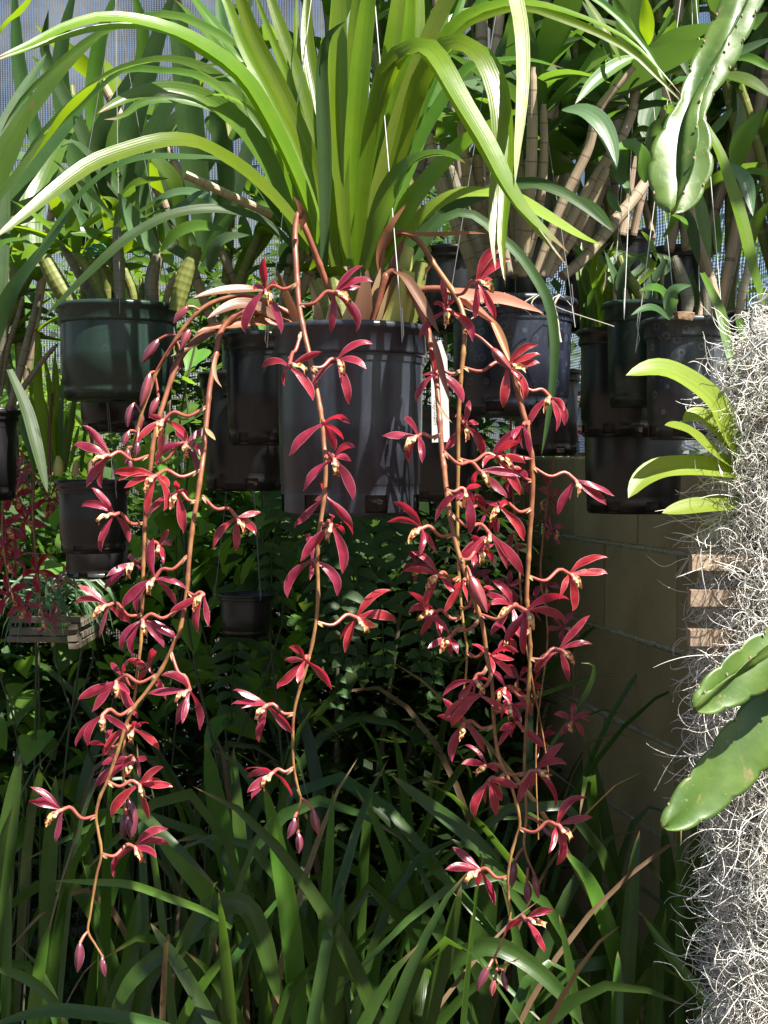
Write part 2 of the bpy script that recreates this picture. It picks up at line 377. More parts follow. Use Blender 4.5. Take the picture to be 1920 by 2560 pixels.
def block_mat():
    m, n, l, b = mat('wall_block'); co = objco(n); oi = n.new("ShaderNodeObjectInfo")
    big = noise(n, l, 6, 5, co, 0.6); fi = noise(n, l, 140, 4, co, 0.7)
    c = mix_rgb(n, l, ramp(n, l, big, 0.3, 0.7), (0.40, 0.285, 0.155), (0.30, 0.205, 0.11))
    c = mix_rgb(n, l, ramp(n, l, fi, 0.62, 0.75), c, (0.10, 0.07, 0.045))
    val = n.new("ShaderNodeHueSaturation"); l.new(c, val.inputs["Color"])
    l.new(math_n(n, l, 'ADD', math_n(n, l, 'MULTIPLY', oi.outputs["Random"], 0.35), 0.82), val.inputs["Value"])
    l.new(val.outputs[0], b.inputs["Base Color"]); b.inputs["Roughness"].default_value = 0.9
    bump(n, l, b, fi, 0.5, 0.004)
    return m
M['block'] = block_mat()
M['mortar'] = plain('mortar', (0.55, 0.50, 0.40), 0.95, col2=(0.30, 0.27, 0.21), scale=110, bmp=0.9)
def cloth_mat(name, col, pitch_h, pitch_v, hole):
    m, n, l, b = mat(name)
    uv = n.new("ShaderNodeTexCoord"); sep = n.new("ShaderNodeSeparateXYZ"); l.new(uv.outputs["UV"], sep.inputs[0])
    nz = noise(n, l, 5, 4, objco(n)); 
    a = math_n(n, l, 'SINE', math_n(n, l, 'ADD', math_n(n, l, 'MULTIPLY', sep.outputs[0], 6.283 / pitch_h), math_n(n, l, 'MULTIPLY', nz, 3.0)))
    c_ = math_n(n, l, 'SINE', math_n(n, l, 'MULTIPLY', sep.outputs[1], 6.283 / pitch_v))
    f = math_n(n, l, 'ADD', math_n(n, l, 'MULTIPLY', a, 0.5), math_n(n, l, 'MULTIPLY', c_, 0.3))
    f = math_n(n, l, 'ADD', ramp(n, l, f, hole, hole + 0.25), 0.0, True)
    l.new(mix_rgb(n, l, ramp(n, l, noise(n, l, 2.2, 5, objco(n), 0.65), 0.40, 0.60), col, tuple(x * 0.18 for x in col)), b.inputs["Base Color"]); b.inputs["Roughness"].default_value = 0.6
    tl = n.new("ShaderNodeBsdfTranslucent"); tl.inputs[0].default_value = (*[min(1, x * 1.6) for x in col], 1)
    m1 = n.new("ShaderNodeMixShader"); m1.inputs[0].default_value = 0.35
    l.new(b.outputs[0], m1.inputs[1]); l.new(tl.outputs[0], m1.inputs[2])
    tp = n.new("ShaderNodeBsdfTransparent"); mx = n.new("ShaderNodeMixShader")
    l.new(f, mx.inputs[0]); l.new(tp.outputs[0], mx.inputs[1]); l.new(m1.outputs[0], mx.inputs[2])
    l.new(mx.outputs[0], n["Material Output"].inputs[0])
    return m
M['cloth'] = cloth_mat('shade_cloth', (0.20, 0.20, 0.20), 0.0085, 0.006, -0.42)
M['cloth2'] = cloth_mat('shade_cloth_side', (0.09, 0.12, 0.19), 0.009, 0.007, -0.25)
M['vine_stem'] = plain('vine_stem', (0.06, 0.07, 0.03), 0.8)
M['trunk'] = plain('trunk_bark', (0.16, 0.12, 0.08), 0.9, scale=30, bmp=0.8)

# ================================================================== THE SETTING
mb = MB(); g = 24
rows = [[(-12 + 24 * j / g, -4 + 22 * i / g, random.uniform(-0.012, 0.0)) for j in range(g + 1)] for i in range(g + 1)]
mb.grid(rows)
tag(put('ground', mb.mesh('ground', M['soilg'])), kind='structure', label='dark bare soil under the plants')

# block wall receding on the right
WD = Vector((-0.2145, 1, 0)).normalized(); WN = Vector((-WD.y, WD.x, 0))      # along, and the face towards the plants
W0 = Vector((0.525, 3.14, 0))
wall = thing('block_wall', 'tan concrete block wall with pale mortar joints in the shade', 'wall', W0)
WM = Matrix((( -WN.x, WD.x, 0), (-WN.y, WD.y, 0), (0, 0, 1)))
mb = MB(); mb.box(W0 + WD * 0.25 - WN * 0.087 + Vector((0, 0, 0.7)), 0.164, 4.3, 1.398, M=WM)
put('mortar', mb.mesh('mortar', M['mortar'], False), wall)
mbs = MB(); mbs.box((0, 0, 0), 0.05, 0.394, 0.187, jit=0.001)
bm_ = mbs.mesh('block', M['block'], False)
for c in range(7):
    for k in range(-5, 7):
        off = 0.4 * k + (0.2 if c % 2 else 0.0) + 0.07
        if off < -1.85 or off > 2.35: continue
        pos = W0 + WD * off - WN * (0.025 + random.uniform(-0.003, 0.003)) + Vector((0, 0, 0.1 + 0.2 * c))
        put('block', bm_, wall, Matrix.Translation(pos) @ WM.to_4x4() @ Matrix.Rotation(random.uniform(-0.006, 0.006), 4, 'X'))

for c in range(1, 7):
    mb = MB(); rows = []; n_ = 260
    for i in range(n_):
        o_ = W0 + WD * (-1.85 + 4.2 * i / (n_ - 1)); hz = 0.0062 + random.uniform(-0.002, 0.0045); pr = random.uniform(-0.003, 0.002); z_ = 0.2 * c + random.uniform(-0.0015, 0.0015)
        rows.append([tuple(o_ - WN * 0.012 + Vector((0, 0, z_ - hz))), tuple(o_ + WN * (pr - 0.003) + Vector((0, 0, z_ - hz * 0.6))), tuple(o_ + WN * pr + Vector((0, 0, z_ + hz * 0.2))), tuple(o_ - WN * 0.012 + Vector((0, 0, z_ + hz)))])
    mb.grid(rows); put('mortar_bed', mb.mesh('mortar_bed', M['mortar']), wall)
# shade cloth: behind everything, and above the wall
def cloth(name, label, p0, p1, z0, z1, m, nu=40, nv=14, amp=0.02):
    L = (p1 - p0).length; rows = []; us = []
    nrm = Vector((-(p1 - p0).y, (p1 - p0).x, 0)).normalized()
    mb = MB()
    for i in range(nv + 1):
        z = z0 + (z1 - z0) * i / nv
        rows.append([tuple(p0 + (p1 - p0) * j / nu + nrm * (amp * math.sin(j * 1.3 + 0.4 * math.sin(i)) + random.uniform(-0.3, 0.3) * amp) + Vector((0, 0, z))) for j in range(nu + 1)])
    mb.grid(rows)
    mb.uv = [(u * L, v * (z1 - z0)) for u, v in mb.uv]
    return tag(put(name, mb.mesh(name, m)), label=label, cat='shade cloth')
cloth('shade_cloth', 'pale woven shade cloth hanging behind the orchids', Vector((-3.2, 4.6, 0)), Vector((0.42, 4.6, 0)), 0.0, 3.2, M['cloth'])
cloth('shade_cloth', 'dark blue netting stretched above the block wall', W0 + WD * 1.9 - WN * 0.05, W0 - WD * 0.9 - WN * 0.05, 1.41, 2.35, M['cloth2'])

# ================================================================== POTS
K_OV = 1920 / 1659.0
POTS = {}
def pot(key, cx, yt, wt, yb, wb, d, m, label, rimf=0.17, hole0=None, wires=0, apex=0.5, wire_m='wire', wa=0.6, soil=0.035, step=0.0035, tilt=0.0, band=True, chips=0, holeh=0.11):
    top = P(cx * K_OV, yt * K_OV, d); bot = P(cx * K_OV, yb * K_OV, d)
    H = top.z - bot.z; rt = wt * K_OV * d / FPX / 2; rb = wb * K_OV * d / FPX / 2
    base = Vector((top.x, d, bot.z))
    t = thing('plant_pot', label, 'plant pot', base, 'hanging nursery pots')
    rr = lambda f: rb + (rt - step - 0.002 - rb) * f
    seg = 56; mb = MB()
    prof = [(rb * 0.2, 0.001), (rb * 0.96, 0.0), (rb, 0.004), (rr(0.02), H * 0.02), (rr(holeh), H * holeh), (rr(0.16) , H * 0.16), (rr(0.16) + 0.0012, H * 0.165), (rr(0.5) + 0.0012, H * 0.5), (rr(1 - rimf), H * (1 - rimf) + 0.001)]
    hs = None
    if hole0 is not None:
        hs = set()
        for k in range(7):
            for w_ in range(3): hs.add((hole0 + k * 8 + w_) % seg)
    mb.lathe(base, prof, seg, 0, (lambda i, j: i in (2, 3) and j in hs) if hs else None)
    mb.v = [tuple(np.array(p)) for p in mb.v]
    me = mb.mesh('pot_body', m); body = put('pot_body', me, t)
    mb = MB(); z1 = H * (1 - rimf); lip = min(0.006, H * 0.04)
    w1 = rr(1 - rimf)
    mb.lathe(base, [(w1 - 0.002, z1 - 0.001), (w1 + step, z1), (w1 + step + 0.0012, z1 + 0.003), (rt - 0.003, H - lip * 1.6), (rt + 0.001, H - lip * 1.3), (rt + 0.002, H - lip * 0.7), (rt + 0.0005, H - lip * 0.15), (rt - 0.0015, H), (rt - 0.004, H - 0.001), (rt - 0.005, H * 0.8)], 64)
    put('pot_rim', mb.mesh('pot_rim', m), t)
    mb = MB(); zs = H - soil
    mb.lathe(base, [(rb * 0.9, 0.004), (rb * 0.965, 0.006), (rr(0.9) * 0.965, zs - 0.004), (rr(0.9) * 0.9, zs), (rt * 0.5, zs + 0.006), (0.002, zs + 0.010)], 28)
    put('potting_mix', mb.mesh('potting_mix', M['soil']), t)
    if chips:
        mb = MB(); rnd = random.Random(int(cx))
        for k in range(chips):
            a = rnd.uniform(0, 6.28); r = rt * 0.85 * math.sqrt(rnd.random()); s_ = rnd.uniform(0.006, 0.016)
            mb.box(base + Vector((r * math.cos(a), r * math.sin(a), zs + 0.008 + rnd.uniform(0, soil * 0.7))), s_, s_ * 0.7, s_ * 0.5, M=Matrix.Rotation(rnd.uniform(0, 3), 3, (rnd.random(), rnd.random(), rnd.random() + 0.1)), jit=0.002)
        tag(put('bark_chips', mb.mesh('bark_chips', M['bark'], False), t), kind='stuff')
    for k in range(wires):
        a = -math.pi / 2 + wa + k * 2 * math.pi / 3
        q = base + Vector((rt * 1.01 * math.cos(a), rt * 1.01 * math.sin(a), H - lip)); up = base + Vector((0, 0, H + apex))
        mb = MB(); o_ = Vector((math.cos(a), math.sin(a), 0))
        q0 = q - Vector((0, 0, H * rimf * 0.5)) + o_ * 0.003
        mb.tube([up, q + o_ * 0.004 + Vector((0, 0, 0.006)), q0 + o_ * 0.002, q0 - Vector((0, 0, 0.006)), q0 + o_ * 0.005, q + o_ * 0.005 + Vector((0, 0, 0.02))], 0.0006, 5, 30)
        put('hanger_wire', mb.mesh('hanger_wire', M[wire_m]), t)
    POTS[key] = (base, H, rt, t)
    return t
pot('main', 757, 707, 334, 1111, 296, 1.60, M['pot_main'], 'tall charcoal plastic pot in the middle holding the red-flowered orchid', 0.16, 44, 3, 0.7, 'wire_white', 0.66, chips=110)
pot('green', 254, 660, 258, 866, 226, 1.92, M['pot_green'], 'dark green round pot with a wide rim, thick canes growing from it', 0.20, None, 3, 0.42, 'wire', 0.22, chips=50)
pot('green_b', 236, 668, 222, 858, 196, 2.14, M['pot_green'], 'second dark green pot half hidden behind the wide-rimmed green one', 0.2)
pot('under_green', 258, 770, 188, 934, 158, 2.16, M['pot_black'], 'black pot whose foot shows below the wide-rimmed green pot', 0.17, 43)
pot('low_left', 201, 1036, 163, 1193, 136, 2.02, M['pot_black'], 'small black pot hanging low on the left with a leafy young orchid', 0.14, 46, 3, 0.4, 'wire', 0.75, chips=40)
pot('low_left_b', 209, 1120, 142, 1246, 128, 2.20, M['pot_black'], 'black pot just below the small low black pot on the left', 0.14, 46)
pot('edge', -32, 885, 146, 1080, 122, 1.98, M['pot_black'], 'black pot cut off by the left edge of the picture', 0.12, 44, 2, 0.4)
pot('mid_a', 566, 722, 172, 962, 140, 1.98, M['pot_black'], 'scuffed black pot behind and left of the middle charcoal pot', 0.15, 44, 0, chips=10)
pot('mid_b', 528, 806, 196, 1060, 164, 2.14, M['pot_black'], 'deep black pot hanging lowest behind the left flower spikes', 0.14, 43)
pot('right_big', 1106, 649, 276, 899, 236, 1.80, M['pot_blue'], 'broad blue-black pot to the right holding many bare canes', 0.16, 45, 3, 0.5, 'wire', 0.9, chips=70)
pot('right_black', 1334, 712, 172, 944, 150, 1.98, M['pot_black'], 'black pot between the blue-black and the speckled grey pots', 0.15, 45, 0, chips=10)
pot('right_green', 1376, 654, 146, 880, 112, 1.90, M['pot_green'], 'narrow dark green pot beside the speckled grey pot', 0.19, None, 3, 0.45, 'wire_white', -0.5, chips=30)
pot('grey', 1484, 690, 190, 950, 160, 1.80, M['pot_grey'], 'grey pot speckled with pale water marks on the right', 0.17, 45, 3, 0.5, 'wire_white', 0.55, chips=40)
pot('right_low', 1368, 868, 226, 1108, 196, 2.06, M['pot_black'], 'large black pot hanging lowest on the right before the block wall', 0.14, 43)
pot('behind_main', 950, 880, 180, 1082, 150, 2.05, M['pot_black'], 'black pot mostly hidden behind the right side of the middle charcoal pot', 0.14, 44)
pot('gap', 1180, 800, 150, 985, 130, 2.25, M['pot_black'], 'black pot showing below the blue-black pot', 0.14, 44)
pot('floor', 530, 1282, 120, 1372, 100, 2.7, M['pot_black'], 'small black pot in the shade below the left flower spikes', 0.14, None, 3, 0.5)

# ================================================================== THE RED-FLOWERED ORCHID
base, H, rt, _ = POTS['main']
CROWN = Vector((base.x, base.y, base.z + H - 0.03))
orchid = thing('orchid_plant', 'large orchid with lime strap leaves and hanging spikes of dark red flowers', 'orchid', CROWN)
def leaf_obj(parent, m, pts, width, **kw):
    mb = MB(); mb.ribbon(pts, width, **kw)
    return put('leaf', mb.mesh('leaf', m), parent)
def tleaf(parent, m, t, pts, w, d0, d1, dm=None, **kw):
    return leaf_obj(parent, M[m], trace(t, pts, d0, d1, dm), TW(t, w, (d0 + d1) / 2), **kw)
def crown_pt(t, x, y): return (t, x, y)
LV = [  # material, tile, points, width, depth at base, depth at tip
 ('leaf_lime','N',[(1400,1130),(1330,860),(1200,560),(1060,330),(880,190),(700,110),(480,72),(300,110),(130,190),(-20,250)],82,1.57,1.36),
 ('leaf_mid','N',[(1420,1130),(1340,700),(1200,420),(1040,230),(880,120),(700,68),(430,150),(200,330),(80,450),(0,580)],56,1.60,1.75),
 ('leaf_mid','N',[(1380,1120),(1250,800),(1120,560),(1000,400),(870,300),(720,265),(560,290),(420,360),(200,560),(60,750)],72,1.62,1.85),
 ('leaf_mid','N',[(1300,1080),(1180,760),(1060,570),(950,475),(850,420),(720,395),(600,410),(500,450),(418,492)],105,1.58,1.45),
 ('leaf_lime','N',[(1410,1140),(1230,900),(1080,750),(960,670),(850,615),(720,605),(560,645),(400,705),(250,810),(100,930),(-40,1040)],96,1.56,1.30),
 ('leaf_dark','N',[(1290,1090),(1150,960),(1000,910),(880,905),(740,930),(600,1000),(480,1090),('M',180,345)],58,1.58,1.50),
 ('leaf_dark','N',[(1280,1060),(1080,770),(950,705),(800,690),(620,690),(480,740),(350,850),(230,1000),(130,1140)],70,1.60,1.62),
 ('leaf_lime','N',[(1450,1150),(1400,880),(1300,600),(1200,380),(1100,180),(1030,-20),(960,-200)],92,1.57,1.50),
 ('leaf_lime','N',[(1440,1140),(1420,850),(1350,600),(1280,330),(1190,60),(1130,-120)],84,1.60,1.62),
 ('leaf_lime','N',[(1500,1150),(1475,800),(1460,400),(1462,0),(1480,-320)],88,1.575,1.55),
 ('leaf_lime','N',[(1510,1150),(1520,750),(1545,400),(1590,0),(1640,-260)],100,1.59,1.52),
 ('leaf_lime','N',[(1480,1150),(1420,800),(1380,500),(1330,200),(1330,-100)],80,1.65,1.75),
 ('leaf_mid','N',[(1430,1150),(1380,900),(1230,600),(1060,300),(880,60),(800,-60)],100,1.66,1.80),
 ('leaf_dark','N',[(1400,1140),(1300,900),(1150,640),(1030,380),(960,100),(940,-80)],80,1.70,1.95),
 ('leaf_lime','N',[(1330,1100),(1240,800),(1120,520),(980,420),(880,418)],50,1.60,1.50),
 ('leaf_mid','N',[(1560,1150),(1500,900),(1400,640),(1280,430),(1130,300),(960,280),(850,290)],55,1.63,1.72),
 ('leaf_lime','O',[(-110,1150),(-100,900),(-60,600),(0,340),(80,225),(180,200),(240,260),(330,420),(450,620),(530,780),(620,920),(800,1095)],108,1.57,1.32),
 ('leaf_lime','O',[(-60,1140),(30,800),(110,500),(170,320),(260,195),(330,185),(420,250),(480,400),(500,600),(480,850),(470,1000),(482,1170)],98,1.58,1.38),
 ('leaf_pale','O',[(-120,1100),(60,500),(240,60),(400,-180),(520,-180),(570,0),(595,150),(600,330),(590,500),(575,650),(566,800)],82,1.60,1.36),
 ('leaf_lime','O',[(-60,1180),(60,1000),(130,860),(270,690),(400,580),(550,495),(640,452)],92,1.58,1.50),
 ('leaf_mid','O',[(-90,1160),(-30,950),(40,800),(140,700),(250,672),(352,705)],100,1.54,1.42),
 ('leaf_lime','O',[(-120,1150),(-60,900),(0,500),(50,200),(80,-100),(90,-260)],125,1.62,1.60),
 ('leaf_lime','O',[(-100,1150),(0,800),(90,450),(140,150),(160,-120)],100,1.66,1.70),
 ('leaf_mid','O',[(-90,1150),(40,800),(150,450),(240,120),(300,-120)],90,1.70,1.78),
 ('leaf_lime','O',[(-80,1150),(20,850),(120,500),(210,250),(300,110),(420,40),(560,12),(700,28),(900,95),(1050,172),(1150,262),(1285,410)],60,1.62,1.52),
 ('leaf_mid','O',[(-70,1150),(80,700),(260,250),(500,-60),(760,-80),(960,30),(1100,170),(1190,300),(1250,470)],48,1.66,1.56),
 ('leaf_pale','O',[(-20,1160),(150,945),(300,845),(430,832),(560,852),(700,930),(850,1020),(945,1062)],82,1.60,1.45),
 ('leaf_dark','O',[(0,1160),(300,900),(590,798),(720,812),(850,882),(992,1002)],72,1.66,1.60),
 ('leaf_mid','O',[(-100,1150),(100,700),(330,330),(480,270),(620,262),(785,298)],62,1.68,1.60),
 ('leaf_mid','O',[(-110,1150),(-20,700),(90,350),(200,180),(330,60),(420,30)],80,1.72,1.85),
 ('leaf_dark','N',[(1560,1150),(1500,700),(1480,300),(1560,-60)],90,1.72,1.85),
 ('leaf_lime','N',[(1590,1150),(1600,800),(1640,500),('O',60,200),('O',40,-150)],110,1.66,1.72),
 ('leaf_dark','N',[(1400,1150),(1400,700),(1390,300),(1420,160),(1495,90)],70,1.55,1.50),
 ('leaf_dark','G',[(100,560),(400,0),(640,-60),(820,90),(950,200),(1080,380),(1170,560),(1205,780),(1205,950),(1190,1150),(1150,1420),(1115,1600)],84,1.62,1.60),
]
hints = [(0.26,-0.80,0.54),(0.1,-0.85,0.5),(0.15,-0.6,0.75),(0.1,-0.8,0.55)]
for i, (m, t, pts, w, d0, d1) in enumerate(LV):
    gl = i in (0, 4, 16, 17, 18, 26)
    tleaf(orchid, m, t, pts, w * 0.90, d0, d1, n=26, fold=0.12 if gl else random.uniform(0.2, 0.5), hint=hints[0 if gl else i % 4], twist=0.0 if gl else random.uniform(-0.35, 0.35), wave=0.06)
    if i in (0, 2, 3, 7, 8, 9, 10, 11, 12, 15, 16, 17, 19, 21, 22, 23, 24, 29, 31):
        k_ = random.uniform(-1, 1); n_ = len(pts)
        p_ = [(q[:-2] + (q[-2] + (60 * k_ + random.uniform(-12, 12)) * (a_ / n_) ** 0.7 + 14 * k_, q[-1] + random.uniform(20, 90) * a_ / n_)) for a_, q in enumerate(pts)]
        tleaf(orchid, m, t, p_, w * random.uniform(0.5, 0.75), d0 + random.uniform(0, 0.05), d1 + random.uniform(-0.1, 0.15), n=24, fold=random.uniform(0.25, 0.5), hint=hints[(i + 1) % 4], twist=random.uniform(-0.5, 0.5), wave=0.08)
# sheathed bulbs and dry sheaths in the crown
for k in range(11):
    a = random.uniform(0, 6.28); r = random.uniform(0.01, 0.055)
    p0 = CROWN + Vector((r * math.cos(a), r * math.sin(a) - 0.01, -0.01)); p1 = p0 + Vector((r * math.cos(a) * 1.0, r * math.sin(a) * 0.6, random.uniform(0.08, 0.13)))
    mb = MB(); mb.tube([p0, (p0 + p1) / 2 + Vector((0.004, 0, 0)), p1], lambda t: 0.016 * (1 - 0.55 * t) + 0.003 * math.sin(t * 3), 10, 9)
    put('pseudobulb', mb.mesh('pseudobulb', M['cane_green'] if k % 3 else M['bulb']), orchid)
for k in range(16):
    a = random.uniform(-2.9, -0.2); r = 0.035 + random.uniform(0, 0.022)
    p0 = CROWN + Vector((r * math.cos(a) * 0.8, r * math.sin(a), -0.01)); q = random.uniform(0.04, 0.11)
    p1 = p0 + Vector((math.cos(a) * q * 0.5, math.sin(a) * 0.02, q))
    mb = MB(); mb.ribbon([p0, (p0 + p1) / 2 + Vector((0, -0.006, 0)), p1], random.uniform(0.010, 0.024), n=8, hint=(math.cos(a), math.sin(a), 0.2), prof=lance)
    put('dry_sheath', mb.mesh('dry_sheath', M['dry'] if k % 3 else M['bract_dark']), orchid)
# ---- flower spikes
SPK = {}
def spike(key, segs, d0, d1, r0, r1, m='stem', parent=None, start=None):
    pts = ([start] if start is not None else []); allp = [(t, x, y) for t, pp in segs for x, y in pp]; n = len(allp)
    for i, (t, x, y) in enumerate(allp):
        u = i / (n - 1); ue = min(1, u * 2.2)
        pts.append(TP(t, x, y, d0 + (d1 - d0) * (ue * ue * (3 - 2 * ue))))
    mb = MB(); mb.tube(pts, lambda t: (r0 + (r1 - r0) * t ** 1.1) * (1 + 0.22 * math.exp(-(((t * 17) % 1 - 0.5) / 0.07) ** 2)), 9, len(pts) * 7)
    o = put('flower_spike', mb.mesh('flower_spike', M[m]), parent or orchid)
    SPK[key] = (o, d1)
    return o
cb = lambda dx, dy, dz: CROWN + Vector((dx, dy, dz))
spike('S1', [('C',[(1150,600),(1000,500),(850,495),(750,560),(695,640),(668,760),(648,870),(620,1020),(605,1180),(590,1330),(575,1500)]),
             ('A',[(1255,480),(1225,680),(1190,900),(1165,1150),(1150,1350),(1100,1620)]),
             ('B',[(1080,260),(1030,380),(960,510),(870,640),(790,740),(735,850),(700,970),(650,1120),(600,1260),(550,1370),(525,1490),(540,1600)]),
             ('J',[(425,350),(438,440),(420,520),(405,600),(390,700),(380,775),(410,830),(440,880)])], 1.56, 1.47, 0.0035, 0.0012, start=cb(-0.02, -0.02, 0.0))
spike('S0', [('C',[(1250,560),(1000,420),(850,380),(700,410),(560,480),(430,620),(330,780),(250,920),(200,1060),(150,1200),(100,1380),(70,1530)])], 1.58, 1.56, 0.0034, 0.0014, start=cb(-0.02, 0.0, 0.0))
spike('S2', [('C',[(1250,620),(1050,530),(900,505),(680,600),(550,660),(430,800),(360,950),(310,1100),(270,1230),(230,1400),(210,1580)]),
             ('A',[(870,700),(862,850),(858,1000),(852,1150),(848,1300),(842,1480)]),
             ('B',[(835,300),(810,500),(795,660),(755,820),(720,1000),(712,1150),(718,1300),(725,1440)])], 1.58, 1.53, 0.0035, 0.0012, start=cb(-0.02, 0.0, 0.0))
spike('S3', [('N',[(1340,1040),(1305,960),(1288,925),(1276,980)]), ('C',[(1210,30),(1215,130),(1225,300),(1240,470),(1275,650),(1310,800),(1340,950),(1370,1090),(1395,1250),(1410,1420)]),
             ('D',[(700,800),(702,950),(684,1150),(655,1350),(645,1550)]),
             ('E',[(648,100),(650,250),(640,400),(610,580),(570,740),(525,890),(495,1000),(480,1100),(475,1250),(480,1400),(500,1530),(530,1640)]),
             ('J',[(1285,160),(1300,200),(1288,270),(1290,345)])], 1.52, 1.43, 0.0036, 0.0011, start=cb(-0.005, -0.05, 0.02))
spike('S4', [('G',[(10,260),(40,150),(95,80),(160,58),(230,85),(300,160),(360,260),(430,360),(500,460),(545,540),(575,640),(585,780),(575,900),(560,1050),(550,1200),(540,1400)]),
             ('H',[(540,250),(538,420),(535,700),(540,900),(545,1050),(558,1250),(575,1400),(600,1550)]),
             ('I',[(600,80),(600,150),(590,280),(565,400),(548,470)])], 1.57, 1.49, 0.0038, 0.0010, 'stem2', start=cb(0.03, -0.03, 0.02))
spike('S5', [('G',[(20,420),(55,345),(110,325),(160,360),(200,430),(250,540),(290,640),(325,720),(350,850),(375,980),(395,1120),(405,1250),(415,1400),(430,1600)]),
             ('H',[(440,300),(455,450),(475,600),(500,750),(530,880),(570,1000),(610,1120),(650,1250),(690,1350),(715,1450),(735,1600)]),
             ('I',[(740,120),(765,230),(780,380),(785,520),(795,650),(820,800),(860,900),(905,1000),(935,1100),(960,1200),(965,1290),(940,1370),(910,1470),(890,1580)]),
             ('K',[(535,560),(540,640),(545,710),(520,790),(495,850),(480,885),(490,920),(505,940)])], 1.54, 1.43, 0.0038, 0.0011, start=cb(0.02, -0.05, 0.0))
spike('S6', [('G',[(100,540),(180,480),(270,455),(400,448),(480,470),(560,505),(650,570),(740,640),(800,720),(850,830),(890,930),(930,1050),(960,1180),(985,1290),(1010,1380),(1035,1540)]),
             ('H',[(1050,250),(1055,450),(1045,650),(1035,800),(1025,1000),(1015,1200),(1020,1300),(1035,1500)]),
             ('I',[(1040,60),(1035,200),(1025,380),(1010,600),(1000,800),(1000,950),(1010,1130),(1010,1250),(995,1400),(1015,1500),(1050,1580),(1085,1659)])], 1.56, 1.52, 0.0042, 0.0011, start=cb(0.03, -0.02, 0.0))
def bract(parent, m, t, pts, w, d0, d1, **kw):
    mb = MB(); mb.ribbon(trace(t, pts, d0, d1), TW(t, w, d0), prof=lance, n=14, **kw); put('bract', mb.mesh('bract', M[m]), SPK[parent][0])
bract('S6','bract_pink','G',[(440,452),(560,490),(700,520),(850,535),(980,570),(1130,615)],120,1.53,1.46,fold=0.5)
bract('S6','bract_pink','G',[(540,520),(640,580),(720,640),(800,690)],70,1.52,1.50,fold=0.5)
bract('S6','sheath','G',[(760,640),(820,760),(870,880),(900,960)],60,1.52,1.50,fold=0.6)
bract('S4','sheath','G',[(150,62),(300,80),(450,80),(600,66),(735,66)],52,1.53,1.46,fold=0.5)
bract('S4','bract_dark','G',[(20,520),(90,300),(160,120),(190,60)],60,1.55,1.53,fold=0.4)
bract('S4','bract_dark','G',[(120,700),(200,500),(300,350),(370,270)],90,1.57,1.55,fold=0.4)
bract('S5','bract_dark','G',[(90,328),(170,370),(250,480),(320,600),(370,690),(410,757)],76,1.51,1.45,fold=0.45)
bract('S5','sheath','G',[(370,770),(395,900),(430,1050),(460,1150),(484,1238)],50,1.43,1.41,fold=0.6)
bract('S5','dry','G',[(392,1185),(410,1260),(450,1320),(498,1375)],22,1.42,1.40)
bract('S1','bract_dark','C',[(1100,560),(950,470),(820,450),(700,490),(600,545)],105,1.55,1.50,fold=0.4)
bract('S1','sheath','C',[(1150,590),(950,570),(800,590),(620,605),(530,640)],80,1.57,1.54,fold=0.4)
bract('S1','dry','C',[(665,780),(650,880),(665,960),(705,1020)],28,1.47,1.44)
bract('S1','dry','C',[(590,1300),(615,1330),(640,1360),(660,1384)],34,1.47,1.44)
bract('S0','bract_dark','C',[(1000,350),(900,345),(760,350),(620,370),(500,402)],80,1.56,1.52,fold=0.4)
bract('S2','bract_dark','C',[(700,610),(560,690),(450,760),(350,805)],60,1.57,1.54,fold=0.4)
bract('S3','bract_dark','N',[(1300,1000),(1310,950),(1290,890),(1262,845)],36,1.50,1.47,fold=0.4)
bract('S4','sheath','G',[(-10,330),(0,200),(40,90),(85,0),('O',105,870)],60,1.55,1.53,fold=0.4)

